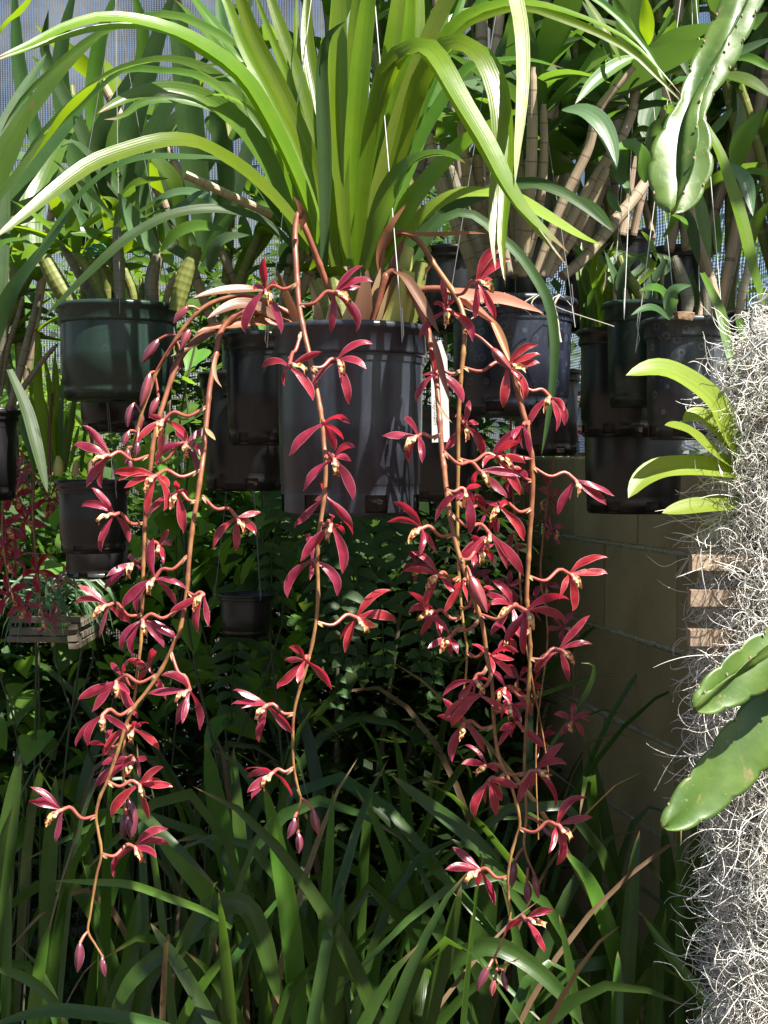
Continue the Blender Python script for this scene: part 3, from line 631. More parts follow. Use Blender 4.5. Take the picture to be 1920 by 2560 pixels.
PIX = 1.0
def flower(key, t, att, c, tips, lip=None, seed=0, dd=None, L=0.037):
    rnd = random.Random(seed * 31 + 5); sp, d = SPK[key]
    dc = d + (rnd.uniform(-0.035, 0.03) if dd is None else dd)
    A = TP(t, att[0], att[1], d); Cc = TP(t, c[0], c[1], dc)
    mb = MB(); dist = (Cc - A).length
    mb.tube([A, A * 0.6 + Cc * 0.4 + Vector((0, -0.1 * dist, -0.10 * dist)), A * 0.25 + Cc * 0.75 + Vector((0, 0, 0.10 * dist)), Cc], lambda q: 0.0016 + 0.0006 * q, 7, 12, 3)
    bd = (Cc - A).normalized() * 0.007 + Vector((0, -0.002, -0.006)); mb.ribbon([A, A + bd * 0.5 + Vector((0, -0.002, 0.001)), A + bd], 0.0038, prof=lance, n=6, cross=3, mat=5, hint=(0.2, -1, 0.3))
    sg = rnd.choice((-1, 1))
    for i, tp in enumerate(tips):
        T2 = TP(t, tp[0], tp[1], dc) - Cc; p = T2.length
        dz = math.sqrt(max(0, (L * rnd.uniform(0.9, 1.05)) ** 2 - p * p)); dz = min(dz, 0.022); sg = -sg
        T3 = T2 + Vector((0, sg * dz * (0.8 if sg > 0 else 1.0), 0))
        T3 = T3 * (dc + T3.y) / dc if False else T3
        ln = T3.length
        bow = Vector((rnd.uniform(-0.3, 0.3), rnd.uniform(-0.6, 0.2), 1.0)); ax = T3.normalized(); bow = (bow - ax * bow.dot(ax))
        if bow.length > 0.05: bow = bow.normalized()
        k = ln * rnd.choice((rnd.uniform(0.02, 0.10), rnd.uniform(0.10, 0.20))); rec = ln * rnd.uniform(-0.03, 0.08)
        pts = [Cc, Cc + T3 * 0.33 + bow * k * 0.9, Cc + T3 * 0.68 + bow * k, Cc + T3 * 0.9 + bow * (k * 0.4 + rec * 0.5), Cc + T3]
        hint = (rnd.uniform(-0.7, 0.7), -1.0, rnd.uniform(-0.3, 0.8))
        mb.ribbon(pts, min(0.0104, max(0.0064, ln * rnd.uniform(0.185, 0.26))), prof=tepal, hint=hint, fold=rnd.uniform(-0.6, 0.6), n=11, cross=5, mat=0, twist=rnd.uniform(-0.9, 0.9), wave=0.12)
    if lip:
        Lp = TP(t, lip[0], lip[1], dc - 0.008) - Cc
        Lp = Lp.normalized() * min(0.018, max(0.012, Lp.length))
        f = Vector((Lp.x * 0.5, -0.010, 0.002))
        pts = [Cc + f * 0.2, Cc + Lp * 0.35 + f * 0.7, Cc + Lp * 0.7 + f * 0.75, Cc + Lp * 0.95 + f * 0.45, Cc + Lp * 1.0 + f * 0.1]
        prof = lambda q: 0.45 + 0.55 * math.exp(-((q - 0.45) / 0.18) ** 2) + 0.45 * math.exp(-((q - 0.88) / 0.14) ** 2) - (0.5 if q > 0.98 else 0)
        mb.ribbon(pts, 0.0078, prof=prof, hint=(rnd.uniform(-0.9, 0.9), -1, 0.35), fold=0.55, n=10, cross=7, mat=1)
        cdir = (Lp.normalized() * 0.75 + Vector((0, -0.55, 0.35))).normalized()
        e = Cc + cdir * 0.0105 + Vector((0, -0.002, -0.001))
        mb.tube([Cc, Cc + cdir * 0.006 + Vector((0, 0, 0.0012)), e], lambda q: 0.0019 + 0.0004 * q, 8, 6, 2)
        b0 = e - Vector((0, 0, 0.0003)); 
        mb.tube([b0 - cdir * 0.001, b0 + cdir * 0.0008, b0 + cdir * 0.0022, b0 + cdir * 0.003], lambda q: 0.0024 * math.sin(0.5 + 2.5 * q) + 0.0002, 8, 6, 4)
    return put('flower', mb.mesh('flower', [M['petal'], M['lip'], M['column'], M['pedicel'], M['anther'], M['dry']]), sp)
def bud(key, t, att, b0, tip, w=0.0105, dd=None):
    rnd = random.Random(int(b0[0] * 7 + b0[1])); sp, d = SPK[key]; dc = d + (rnd.uniform(-0.02, 0.01) if dd is None else dd)
    B0 = TP(t, b0[0], b0[1], dc); T_ = TP(t, tip[0], tip[1], dc - 0.004); mb = MB()
    if att is not None:
        A = TP(t, att[0], att[1], d)
        mb.tube([A, A * 0.5 + B0 * 0.5 + Vector((0, 0, 0.10 * (B0 - A).length)), B0], lambda q: 0.0013 + 0.0005 * q, 7, 8, 1)
    ax = T_ - B0; w = min(w, ax.length * 0.34); bend = Vector((rnd.uniform(-0.002, 0.002), 0, 0))
    mb.tube([B0, B0 + ax * 0.35 + bend, B0 + ax * 0.7 + bend, T_], lambda q: max(0.0007, w / 2 * (math.sin(math.pi * (0.08 + 0.9 * q ** 0.9)) ** 0.8)), 10, 14, 0)
    for k in (0.7, 2.6):
        o_ = Vector((math.cos(k) * w * 0.46, -abs(math.sin(k)) * w * 0.46, 0))
        mb.ribbon([B0, B0 + ax * 0.3 + o_, B0 + ax * 0.7 + o_ * 0.85, T_], w * 0.55, prof=lance, hint=(o_.x, o_.y, 0.0), fold=-0.5, n=9, cross=3, mat=0)
    return put('bud', mb.mesh('bud', [M['bud'], M['pedicel']]), sp)
FL = [
 ('S1','A',(1285,45),(993,138),[(830,300),(870,120),(985,405),(1145,290)],(960,285)),
 ('S2','A',(935,440),(1150,300),[(1300,205),(1265,390),(940,440),(1215,530),(1060,210)],(1150,425)),
 ('S2','A',(885,385),(625,388),[(430,175),(370,315),(460,605),(560,610)],(480,480)),
 ('S1','A',(1240,485),(940,525),[(640,510),(680,560),(720,610),(990,770),(875,800),(1055,600)],(870,660)),
 ('S1','A',(1215,700),(1085,640),[(1100,555),(1130,925),(885,835),(1145,670)],(1050,775)),
 ('S2','A',(848,850),(650,795),[(490,605),(425,738),(565,1055),(740,990)],(560,850)),
 ('S1','A',(1260,660),(1500,815),[(1655,780),(1640,930),(1330,1040),(1500,1045)],(1560,970)),
 ('S2','A',(852,1080),(790,1125),[(725,1090),(585,1315),(870,1230),(620,1210)],(745,1305)),
 ('S1','A',(1155,1075),(930,1235),[(925,950),(715,1440),(1150,1310),(1080,1430),(810,1480)],(895,1375)),
 ('S2','A',(845,1480),(610,1420),[(395,1280),(375,1410),(550,1650),(738,1555)],(540,1500)),
 ('S1','A',(1165,1330),(1270,1345),[(1035,1475),(1235,1615),(1310,1560)],(1205,1470)),
 ('S1','B',(1090,70),(845,140),[(675,340),(710,345),(780,385),(1080,270),(995,330)],(885,290)),
 ('S2','B',(815,440),(890,470),[(710,440),(950,330),(820,610),(1010,690)],None),
 ('S1','B',(945,515),(665,562),[(400,690),(495,775),(815,820),(610,670),(780,640)],(685,715)),
 ('S1','B',(1045,360),(1175,625),[(990,510),(880,650),(1080,865),(1240,900),(1140,830)],(1095,720)),
 ('S1','B',(775,745),(570,795),[(385,1015),(470,1012),(755,900),(640,880)],(585,935)),
 ('S1','B',(738,850),(780,890),[(800,828),(872,872),(595,1070),(952,1050)],(775,985)),
 ('S2','B',(715,1050),(790,1110),[(560,1140),(505,1300),(858,1125),(850,1200)],(755,1230)),
 ('S1','B',(610,1255),(820,1275),[(1003,1138),(970,1300),(1058,1292),(632,1508),(890,1522)],(880,1415)),
 ('S1','B',(525,1490),(290,1452),[(68,1290),(70,1380),(56,1425),(270,1655)],(190,1575)),
 ('S1','J',(442,440),(580,410),[(727,330),(727,415),(690,435),(490,542)],(622,495)),
 ('S3','C',(1225,300),(1005,350),[(1012,138),(912,332),(1092,330),(868,648),(1115,652)],(1035,480)),
 ('S3','M',(1297,280),(1445,228),[(1570,110),(1612,182),(1560,196),(1428,405),(1538,400)],(1515,292)),
 ('S3','C',(1250,640),(1170,872),[(968,872),(1400,780),(1130,1003),(1335,1112),(1170,808)],(1265,915)),
 ('S3','D',(612,188),(780,140),[(1030,28),(978,165),(985,205),(590,388),(865,448)],(838,295)),
 ('S3','D',(675,560),(690,575),[(875,582),(825,690),(448,803),(765,765)],None),
 ('S3','D',(702,795),(760,822),[(912,745),(878,838),(545,1048),(890,1107),(730,790)],(780,968)),
 ('S3','D',(692,1060),(702,1085),[(690,980),(485,1305),(893,1347),(620,1110)],None),
 ('S3','D',(670,1250),(742,1275),[(755,1212),(528,1535),(820,1618),(825,1350)],(715,1468)),
 ('S3','E',(645,20),(612,0),[(440,262),(785,252),(600,132),(560,-180)],None),
 ('S3','E',(645,428),(915,400),[(1165,212),(1187,435),(835,642),(797,560),(1045,455)],(1000,548)),
 ('S3','E',(588,660),(562,695),[(458,588),(408,715),(368,893),(748,902),(520,830)],None),
 ('S3','E',(482,1060),(300,1005),[(60,900),(48,1000),(130,1000),(475,1203),(240,1262)],(225,1145)),
 ('S3','E',(480,1432),(340,1470),[(155,1425),(150,1540),(170,1587),(455,1658),(200,1632)],(265,1615)),
 ('S4','G',(515,490),(665,402),[(850,158),(905,255),(790,370),(650,662),(792,668)],(780,492)),
 ('S4','G',(575,640),(455,600),[(425,375),(372,540),(512,555),(270,806),(640,817)],(455,705)),
 ('S4','G',(575,990),(882,985),[(1095,833),(1112,905),(1107,962),(992,1222),(850,1272)],(990,1020)),
 ('S6','G',(950,1080),(1175,1197),[(1040,1402),(1217,1437),(1282,1392),(1255,1300)],(1110,1380)),
 ('S4','G',(558,1010),(385,1030),[(288,1050),(252,1238),(577,1238),(335,880)],None),
 ('S4','G',(548,1330),(592,1392),[(622,1212),(512,1340),(692,1378),(453,1572),(722,1642)],(600,1532)),
 ('S5','G',(418,1452),(262,1470),[(14,1465),(160,1355),(213,1659),(288,1655)],(180,1590)),
 ('S6','H',(1030,10),(990,40),[(785,240),(910,140),(1000,198),(1025,252),(930,230)],None),
 ('S4','H',(540,265),(800,255),[(952,158),(1057,266),(1000,302),(970,522),(700,330)],(900,350)),
 ('S5','H',(440,215),(690,355),[(970,392),(947,432),(882,542),(660,470)],(760,500)),
 ('S5','H',(458,480),(590,485),[(378,707),(620,792),(690,455),(650,600),(520,560)],(588,625)),
 ('S6','H',(1045,610),(832,602),[(878,580),(690,580),(997,837),(770,780)],(775,700)),
 ('S6','H',(1052,320),(1350,417),[(1622,526),(1566,587),(1230,658),(1330,560)],(1372,582)),
 ('S5','H',(500,792),(290,750),[(90,565),(48,706),(403,937),(270,932)],(190,872)),
 ('S5','H',(490,640),(760,790),[(550,1022),(880,1033),(996,1083),(690,1020)],(740,940)),
 ('S4','H',(545,1085),(405,1075),[(215,908),(162,1043),(300,1292),(500,1203)],(330,1182)),
 ('S4','H',(558,1365),(385,1325),[(190,1190),(193,1322),(288,1503),(410,1490)],(272,1392)),
 ('S5','H',(600,1090),(580,1115),[(448,1335),(600,1250),(520,1180)],None),
 ('S5','H',(690,1370),(490,1497),[(300,1390),(325,1562),(500,1652),(532,1600)],(415,1645)),
 ('S5','H',(700,1345),(1010,1320),[(1310,1243),(1287,1412),(873,1548),(1000,1622)],(1060,1485)),
 ('S6','H',(1020,1305),(915,1292),[(775,1113),(753,1272),(768,1492),(962,1502),(735,1220)],(820,1395)),
 ('S6','H',(1022,1075),(1310,1067),[(1578,950),(1575,1062),(1225,1232),(1330,1322)],(1388,1202)),
 ('S6','I',(1035,125),(1240,70),[(1452,-172),(1470,30),(1305,292),(1078,236),(1230,130)],(1340,182)),
 ('S4','I',(602,85),(760,110),[(947,65),(940,152),(917,250),(640,40),(775,215)],None),
 ('S5','I',(745,170),(650,280),[(535,395),(750,300),(430,390),(640,420)],(705,360)),
 ('S5','I',(768,230),(690,382),[(443,542),(498,607),(927,542),(560,420)],None),
 ('S6','I',(1025,385),(870,330),[(780,230),(1042,532),(800,440),(890,420)],(830,430)),
 ('S5','I',(785,590),(580,578),[(398,550),(500,842),(722,778),(430,395),(500,480)],(560,685)),
 ('S6','I',(1008,620),(940,572),[(808,712),(1142,747),(838,408),(920,700),(815,600)],None),
 ('S6','I',(1000,915),(742,872),[(588,738),(558,835),(573,880),(805,890)],(672,922)),
 ('S5','I',(860,920),(750,975),[(655,1228),(740,1163),(795,1212),(847,1137),(942,987)],None),
 ('S5','I',(905,1000),(1075,905),[(1272,713),(1278,838),(953,1133),(1200,1167),(1050,1070)],(1160,945)),
 ('S5','I',(965,1300),(1222,1280),[(1433,1088),(1475,1235),(1220,1558),(1290,1442),(1148,1435)],(1310,1392)),
 ('S5','K',(532,538),(415,510),[(298,424),(262,496),(283,522),(482,662),(410,602)],(348,580)),
 ('S5','K',(545,725),(612,725),[(720,656),(728,720),(692,867),(530,820)],(690,750)),
 ('S4','H',(538,560),(730,630),[(640,520),(870,560),(660,770),(800,810)],None),
 ('S6','H',(1050,420),(930,330),[(840,230),(1010,400),(900,500),(800,380)],(870,420)),
 ('S5','H',(560,960),(700,900),[(620,800),(800,860),(640,1010),(790,1010)],(700,990)),
 ('S4','H',(560,1300),(690,1200),[(600,1090),(800,1180),(640,1320),(760,1330)],None),
 ('S6','H',(1030,1450),(880,1500),[(780,1400),(960,1420),(800,1610),(930,1640)],(860,1590)),
 ('S5','I',(785,480),(900,450),[(830,350),(1000,440),(850,580),(960,560)],(890,540)),
 ('S2','B',(800,600),(700,520),[(600,450),(770,430),(620,620),(740,650)],None),
 ('S2','A',(862,950),(960,1010),[(1010,900),(1070,1000),(900,1130),(1010,1130)],(960,1090)),
 ('S1','B',(690,990),(600,1010),[(500,960),(560,1100),(680,1090),(620,910)],None),
]
for i, (k, t, a, c, tips, lip) in enumerate(FL): flower(k, t, a, c, tips, lip, i)
BD = [('S0','C',(545,480),(470,460),(372,578)),('S0','C',(385,655),(265,690),(148,852)),('S0','C',(392,700),(425,790),(343,945)),('S0','C',(240,910),(205,925),(140,1155)),
 ('S0','C',(150,1200),(95,1130),(52,1293)),('S0','C',(245,950),(265,1090),(203,1232)),('S0','C',(115,1330),(65,1320),(28,1425)),('S0','C',(130,1300),(122,1395),(106,1505)),
 ('S0','C',(170,1140),(152,1200),(108,1345)),('S0','C',(90,1440),(50,1440),(35,1545)),('S0','C',(75,1500),(72,1510),(75,1600)),('S0','C',(230,940),(480,610),(420,760)),
 ('S2','B',(720,1300),(755,1380),(795,1612)),('S2','B',(724,1400),(722,1480),(708,1650)),('S2','B',(724,1430),(740,1490),(770,1659)),
 ('S1','J',(380,775),(345,826),(334,952)),('S1','J',(438,878),(443,888),(455,970)),
 ('S3','J',(1303,200),(1352,248),(1380,362)),('S3','J',(1290,262),(1272,285),(1242,375)),('S3','J',(1290,345),(1288,350),(1290,438)),
 ('S4','G',(585,740),(775,860),(908,1010)),('S5','H',(600,1010),(628,1085),(738,1332)),('S6','I',(1010,1220),(1128,1290),(1205,1362)),
 ('S5','K',(482,885),(452,930),(402,1032)),('S5','K',(505,940),(515,952),(532,1032)),('S5','K',(490,925),(480,985),(468,1055)),
 ('S6','K',(602,415),(565,470),(552,587)),('S6','K',(622,500),(618,560),(616,655)),('S6','K',(640,510),(650,532),(668,632))]
for k, t, a, b0, tip in BD: bud(k, t, a, b0, tip, 0.014 if t in 'GH' else 0.0105)
# plant tag
tg = thing('plant_tag', 'white plastic name tag with handwriting hanging beside the middle charcoal pot', 'plant tag', TP('G', 420, 1500, 1.66))
mb = MB(); q = [TP('G', 372, 830, 1.66), TP('G', 420, 800, 1.66), TP('G', 465, 930, 1.66), TP('G', 482, 1505, 1.66), TP('G', 360, 1510, 1.66), TP('G', 352, 950, 1.66)]
th = Vector((0, 0.0012, 0)); mb.poly(q); mb.poly([p + th for p in q][::-1])
for i in range(6): mb.poly([q[i], q[i] + th, q[(i + 1) % 6] + th, q[(i + 1) % 6]])
put('tag_sheet', mb.mesh('tag_sheet', M['tagm'], False), tg)
ink = MB()
def stroke(pts): ink.tube([TP('G', 378 + x * 0.30, y, 1.6588) for x, y in pts], 0.00022, 4, len(pts) * 3)
y = 1180
for ch in ('T', 'i', 'u', 'y', 'v', 'u', 'o', 'f'):
    if ch == 'T': stroke([(0, y), (60, y)]); stroke([(60, y - 14), (58, y + 14)])
    elif ch == 'i': stroke([(0, y), (32, y)]); stroke([(48, y), (52, y)])
    elif ch == 'u': stroke([(38, y - 8), (6, y - 7), (0, y), (6, y + 8), (38, y + 9), (2, y + 12)])
    elif ch == 'y': stroke([(38, y - 8), (8, y - 3), (38, y + 9)]); stroke([(10, y), (-30, y - 12)])
    elif ch == 'v': stroke([(38, y - 8), (0, y), (38, y + 8)])
    elif ch == 'o': stroke([(38, y), (20, y - 10), (2, y), (20, y + 10), (38, y)])
    elif ch == 'f': stroke([(62, y + 10), (58, y), (-12, y)]); stroke([(34, y - 8), (34, y + 8)])
    y += 27
stroke([(36, 1470), (18, 1462), (2, 1470), (18, 1482), (36, 1478), (0, 1488)])
put('handwriting', ink.mesh('handwriting', M['ink']), tg)

# ================================================================== OTHER PLANTS
def leaf_proto(L, w, droop, m, fold=0.3, prof=lance, n=9, cross=3, twist=0.0):
    mb = MB(); pts = [(L * t, 0, L * (0.25 * t - droop * t * t)) for t in (0, 0.3, 0.6, 0.85, 1.0)]
    mb.ribbon(pts, w, prof=prof, hint=(0, 0, 1), fold=fold, n=n, cross=cross, twist=twist)
    return mb.mesh('leaf', m)
def place(parent, me, pos, direc, scale=1.0, roll=0.0, name='leaf'):
    x = Vector(direc).normalized(); y = Vector((0, 0, 1)).cross(x)
    y = y.normalized() if y.length > 1e-3 else Vector((0, 1, 0)); z = x.cross(y)
    R = Matrix((x, y, z)).transposed().to_4x4()
    return put(name, me, parent, Matrix.Translation(pos) @ R @ Matrix.Rotation(roll, 4, 'X') @ Matrix.Scale(scale, 4))
def protos(m, L=0.12, w=0.032): return [leaf_proto(L * a, w * b, dr, M[m], twist=tw) for a, b, dr, tw in ((1, 1, 0.25, 0.3), (0.9, 1.15, 0.5, -0.4), (1.1, 0.9, 0.1, 0.2), (0.8, 1.1, 0.75, 0.5))]
PR = {k: protos(k) for k in ('leaf_mid', 'leaf_dark', 'leaf_blue', 'leaf_lime')}
def cane(parent, m, pts, r, n=None):
    mb = MB(); k = random.uniform(0, 1)
    mb.tube(pts, lambda t: r * (0.8 + 0.25 * math.sin(math.pi * min(1, t * 1.1)) + 0.04 * (1 if ((t * 9) % 1) < 0.09 else 0)) * (0.72 if t > 0.97 else 1), 9, n or 37)
    return put('cane', mb.mesh('cane', M[m]), parent)
def leaves_on(parent, pts, kinds, count, t0=0.45, scale=1.0, spread=1.0, rnd=random):
    p = spline(pts, 30)
    for k in range(count):
        t = t0 + (1 - t0) * (k + 0.5) / count; i = min(28, int(t * 29))
        tan = Vector(unit(p[i + 1] - p[i])); a = k * 2.4 + rnd.uniform(-0.5, 0.5)
        side = Vector((math.cos(a), math.sin(a), 0)); dr = tan * rnd.uniform(0.2, 0.8) + side * spread + Vector((0, 0, rnd.uniform(-0.2, 0.3)))
        place(parent, rnd.choice(PR[rnd.choice(kinds)]), Vector(p[i]), dr, scale * rnd.uniform(0.75, 1.25), rnd.uniform(-0.6, 0.6))
# ---- thick-caned orchid in the green pot
b_, H_, r_, _ = POTS['green']
p1 = thing('cane_orchid', 'thick-caned orchid with glossy leaves in the wide-rimmed green pot', 'orchid', b_ + Vector((0, 0, H_ - 0.035)))
CG = [([(450,990),(340,820),(250,650)],105,'cane_green',1.88),([(600,985),(480,780),(365,590)],62,'cane_grey',1.93),([(640,985),(560,810),(440,630)],60,'cane_green',1.90),
      ([(712,985),(705,750),(690,470)],68,'cane_grey',1.87),([(800,985),(770,830),(640,570)],48,'cane_green',1.95),([(840,985),(840,880),(835,790)],34,'cane_green',1.90),
      ([(912,985),(900,810),(945,640)],88,'cane_grey',1.88),([(1040,990),(1090,810),(1165,605)],108,'cane_green',1.87),([(970,985),(1000,860),(1050,760)],40,'cane_dry',1.95),
      ([(740,985),(690,850),(560,640)],50,'cane_green',1.97)]
for pts, w, m, d in CG: cane(p1, m, trace('W', pts, d, d), TW('W', w / 2, d))
for m, pts, w, d in [('leaf_blue',[(940,650),(860,560),(770,430),(700,290)],150,1.86),('leaf_mid',[(950,640),(1040,540),(1180,490),(1360,520)],105,1.88),('leaf_lime',[(960,640),(1000,680),(1020,720)],70,1.87),
    ('leaf_mid',[(680,600),(560,540),(450,530),(370,570)],90,1.9),('leaf_lime',[(700,330),(800,240),(900,215),(1000,205)],70,1.95),('leaf_blue',[(1000,400),(1100,360),(1180,300),(1240,290)],80,1.95),
    ('leaf_mid',[(740,700),(810,680),(880,700),(930,760)],50,1.92),('leaf_lime',[(620,560),(700,440),(680,350),(600,310)],80,1.98),('leaf_mid',[(900,700),(930,550),(900,420),(960,330)],110,2.0),
    ('leaf_blue',[(1240,760),(1280,620),(1350,560),(1480,540)],100,1.98),('leaf_blue',[(1210,870),(1260,830),(1320,850),(1370,900)],50,1.92)]:
    tleaf(p1, m, 'W', pts, w, d, d - 0.04, prof=lance, n=14, fold=0.25)
for pts, w, m, d in CG[1:5]: leaves_on(p1, trace('W', pts, d, d), ['leaf_mid', 'leaf_blue', 'leaf_lime'], 5, 0.8, 0.8)
for (x, y) in ((585, 615), (830, 640), (540, 640)):
    c = TP('W', x, y, 1.86); mb = MB(); mb.tube([c + Vector((0.008 * math.cos(a) * (1 + 0.3 * math.sin(2.3 * a)), 0.004 * math.sin(a * 1.7), 0.006 * math.sin(a))) for a in np.linspace(0, 9, 14)], 0.0009, 5, 40); put('twist_tie', mb.mesh('twist_tie', M['twist']), p1)
# ---- many-caned orchid in the blue-black pot
b_, H_, r_, _ = POTS['right_big']
p2 = thing('cane_orchid', 'tall orchid of many bare tan canes topped with dark leaves in the blue-black pot', 'orchid', b_ + Vector((0, 0, H_ - 0.035)))
CR = [[(640,290),(640,600),(625,900),(600,1195)],[(800,520),(780,750),(740,950),(640,1195)],[(1110,255),(1060,520),(920,760),(780,1000),(690,1195)],[(1080,290),(930,470),(880,650),(760,900),(650,1195)],
      [(1215,630),(1100,830),(960,1000),(860,1120),(770,1195)],[(180,560),(250,800),(330,1000),(400,1195)],[(280,700),(330,880),(400,1050),(450,1195)],[(400,660),(410,850),(430,1000),(490,1195)],
      [(560,820),(565,950),(570,1080),(560,1195)],[(470,700),(500,900),(520,1050),(530,1195)],[(690,450),(690,700),(660,950),(600,1195)],[(720,540),(715,800),(700,1000),(620,1195)],
      [(870,600),(820,800),(740,1000),(660,1195)],[(965,725),(900,860),(820,1010),(710,1195)],[(330,520),(370,800),(440,1000),(480,1195)],[(590,350),(580,650),(590,900),(575,1195)],[(500,560),(480,800),(500,1000),(540,1195)]]
CRW = [48, 44, 46, 42, 54, 62, 54, 60, 46, 44, 40, 40, 44, 46, 50, 44, 52]
for i, pts in enumerate(CR):
    d = 1.80 + (i * 7 % 10) * 0.016 - (0.06 if i in (2, 3, 4) else 0)
    cane(p2, 'cane_grey' if i % 5 == 1 else 'cane_dry', trace('O', pts[::-1], d, d + (i * 5 % 7 - 3) * 0.02), TW('O', CRW[i] / 2, d), 46)
    if i in (0, 1, 2, 3, 10, 11, 12, 14, 15): leaves_on(p2, trace('O', pts[::-1], d, d), ['leaf_dark', 'leaf_dark', 'leaf_mid', 'leaf_blue'], 7, 0.78, 1.25)
VL = [('leaf_mid',[(620,400),(500,310),(390,150),(310,-60)],160,1.75),('leaf_lime',[(620,390),(615,200),(590,-60)],130,1.77),('leaf_blue',[(620,410),(740,280),(860,40)],70,1.74),('leaf_mid',[(545,480),(350,560),(150,710),(-10,900)],125,1.72),
  ('leaf_dark',[(620,420),(760,430),(900,500),(970,660)],120,1.76),('leaf_blue',[(-120,950),(60,960),(200,1060),(300,1250),(350,1470)],190,1.66),('leaf_mid',[(600,1580),(570,1380),(470,1265),(330,1290)],180,1.76),('leaf_blue',[(620,1420),(660,1150),(840,970)],130,1.80),
  ('leaf_mid',[(-60,760),(100,550),(255,285)],64,1.74),('leaf_dark',[(0,1700),(170,1830),(330,1990)],110,1.72),('leaf_lime',[(60,-40),(200,180),(320,400),(398,545)],76,1.72),('leaf_dark',[(1000,480),(960,250),(1000,60),(1080,-60)],190,1.85),
  ('leaf_mid',[(900,560),(880,400),(900,250),(1060,60)],90,1.88),('leaf_dark',[(700,700),(650,900),(600,1100),(640,1300)],170,1.95),('leaf_blue',[(450,1240),(560,1120),(700,1160)],80,1.88),('leaf_blue',[(430,1260),(380,1500),(480,1700)],130,1.92),
  ('leaf_blue',[(280,1650),(330,1780),(400,1850)],90,1.86),('leaf_dark',[(-300,480),(-120,380),(60,330)],120,1.85),('leaf_blue',[(-500,250),(-420,100),(-380,-60)],150,1.9),('leaf_mid',[(-420,420),(-350,250),(-180,160)],110,1.88),('leaf_dark',[(-700,500),(-560,300),(-540,60)],150,1.95),
  ('leaf_dark',[(-150,780),(100,740),(330,760),(560,730)],70,1.9),('leaf_dark',[(-200,640),(-50,480),(-120,300)],110,1.92)]
for m, pts, w, d in VL: tleaf(p2, m, 'V', pts, w, d, d - 0.05, prof=lance, n=15, fold=0.25, hint=(random.uniform(-.3,.3), -0.85, 0.5))
for k in range(7):
    a = random.uniform(-2.6, -0.5); q0 = p2.location + Vector((0.10 * math.cos(a), 0.10 * math.sin(a), 0.02)); mb = MB()
    mb.tube([q0, q0 + Vector((random.uniform(-.02, .02), -0.01, 0.012)), q0 + Vector((random.uniform(-.04, .04), -0.03, -0.004)), q0 + Vector((random.uniform(-.05, .05), -0.045, random.uniform(-0.06, 0.0)))], 0.0008, 5, 12); put('aerial_root', mb.mesh('aerial_root', M['root']), p2)
mb = MB(); mb.tube(trace('G', [(1240,490),(1205,560),(1225,650),(1235,740),(1250,820)], 1.66, 1.64), 0.0016, 6, 18); put('aerial_root', mb.mesh('aerial_root', M['root']), p2)
# ---- leafy orchid in the grey pot and the cane in the narrow green pot
b_, H_, r_, _ = POTS['grey']
p3 = thing('cane_orchid', 'orchid with a cut grey cane and small dark leaves in the speckled grey pot', 'orchid', b_ + Vector((0, 0, H_ - 0.035)))
for m, pts, w, d in [('leaf_dark',[(810,345),(700,255),(600,245),(475,305)],85,1.70),('leaf_blue',[(815,330),(810,200),(860,90),(1000,45)],130,1.72),('leaf_mid',[(815,220),(740,100),(650,70),(545,95)],105,1.76),('leaf_mid',[(1530,640),(1440,470),(1370,285)],140,1.70),('leaf_dark',[(1100,420),(1050,200),(1000,0),(1010,-120)],90,1.84),('leaf_mid',[(1480,130),(1560,90),(1659,120)],110,1.80)]:
    tleaf(p3, m, 'U', pts, w, d, d - 0.03, prof=lance, n=14)
for pts, w, m in [([(945,335),(965,170),(905,-40),(850,-200)],110,'cane_grey'),([(1130,350),(1135,200),(1110,60)],90,'cane_grey'),([(1400,420),(1430,150),(1480,-60),(1500,-250)],75,'cane_dry'),([(1060,380),(1090,240),(1080,150)],60,'cane_dry')]:
    cane(p3, m, trace('U', pts, 1.80, 1.82), TW('U', w / 2, 1.8))
mb = MB(); mb.box(TP('U', 935, 305, 1.72), 0.022, 0.015, 0.009, jit=0.003); put('bark_block', mb.mesh('bark_block', M['bark'], False), p3)
VR = [('leaf_mid',[(1230,640),(1480,700),(1720,860)],150,1.95),('leaf_mid',[(1250,520),(1480,500),(1720,620)],95,1.98),('leaf_blue',[(1260,520),(1470,430),(1720,320)],105,1.97),('leaf_lime',[(1080,1030),(1230,1300),(1350,1650),(1440,1950),(1520,2290),('U',1640,280)],135,1.74),
  ('leaf_mid',[(1370,1480),(1430,1230),(1640,920)],175,1.84),('leaf_blue',[(1130,1180),(1260,1060),(1360,930)],110,1.90),('leaf_blue',[(1350,1350),(1420,1050),(1390,790)],115,1.92),('leaf_blue',[(1300,1400),(1460,1560),(1530,1870)],130,1.82),('leaf_dark',[(1480,1760),(1570,1660),(1610,1560)],120,1.86),
  ('leaf_mid',[(1490,2200),(1540,1950),(1680,1730)],120,1.82),('leaf_mid',[(1040,1600),(1100,1950),(1160,2260)],130,1.82),('leaf_dark',[(950,1780),(1010,2050),(1060,2300)],120,1.85),('leaf_mid',[(1400,1500),(1530,1480),(1720,1520)],80,1.86),('leaf_mid',[(1560,1620),(1640,1590),(1720,1610)],70,1.86),
  ('leaf_mid',[(760,2050),(850,1900),(840,1780)],60,1.85),('leaf_mid',[(820,1850),(920,1900),(960,1990)],60,1.80),('leaf_blue',[(1230,2180),(1220,2000),(1240,1850)],80,1.90),('leaf_lime',[(700,2250),(640,2100),(560,2000)],80,1.9)]
for m, pts, w, d in VR: tleaf(p3, m, 'V', pts, w, d, d - 0.04, prof=lance if w > 100 and len(pts) < 5 else strap, n=16, fold=0.22, hint=(random.uniform(-.3,.3), -0.85, 0.5))
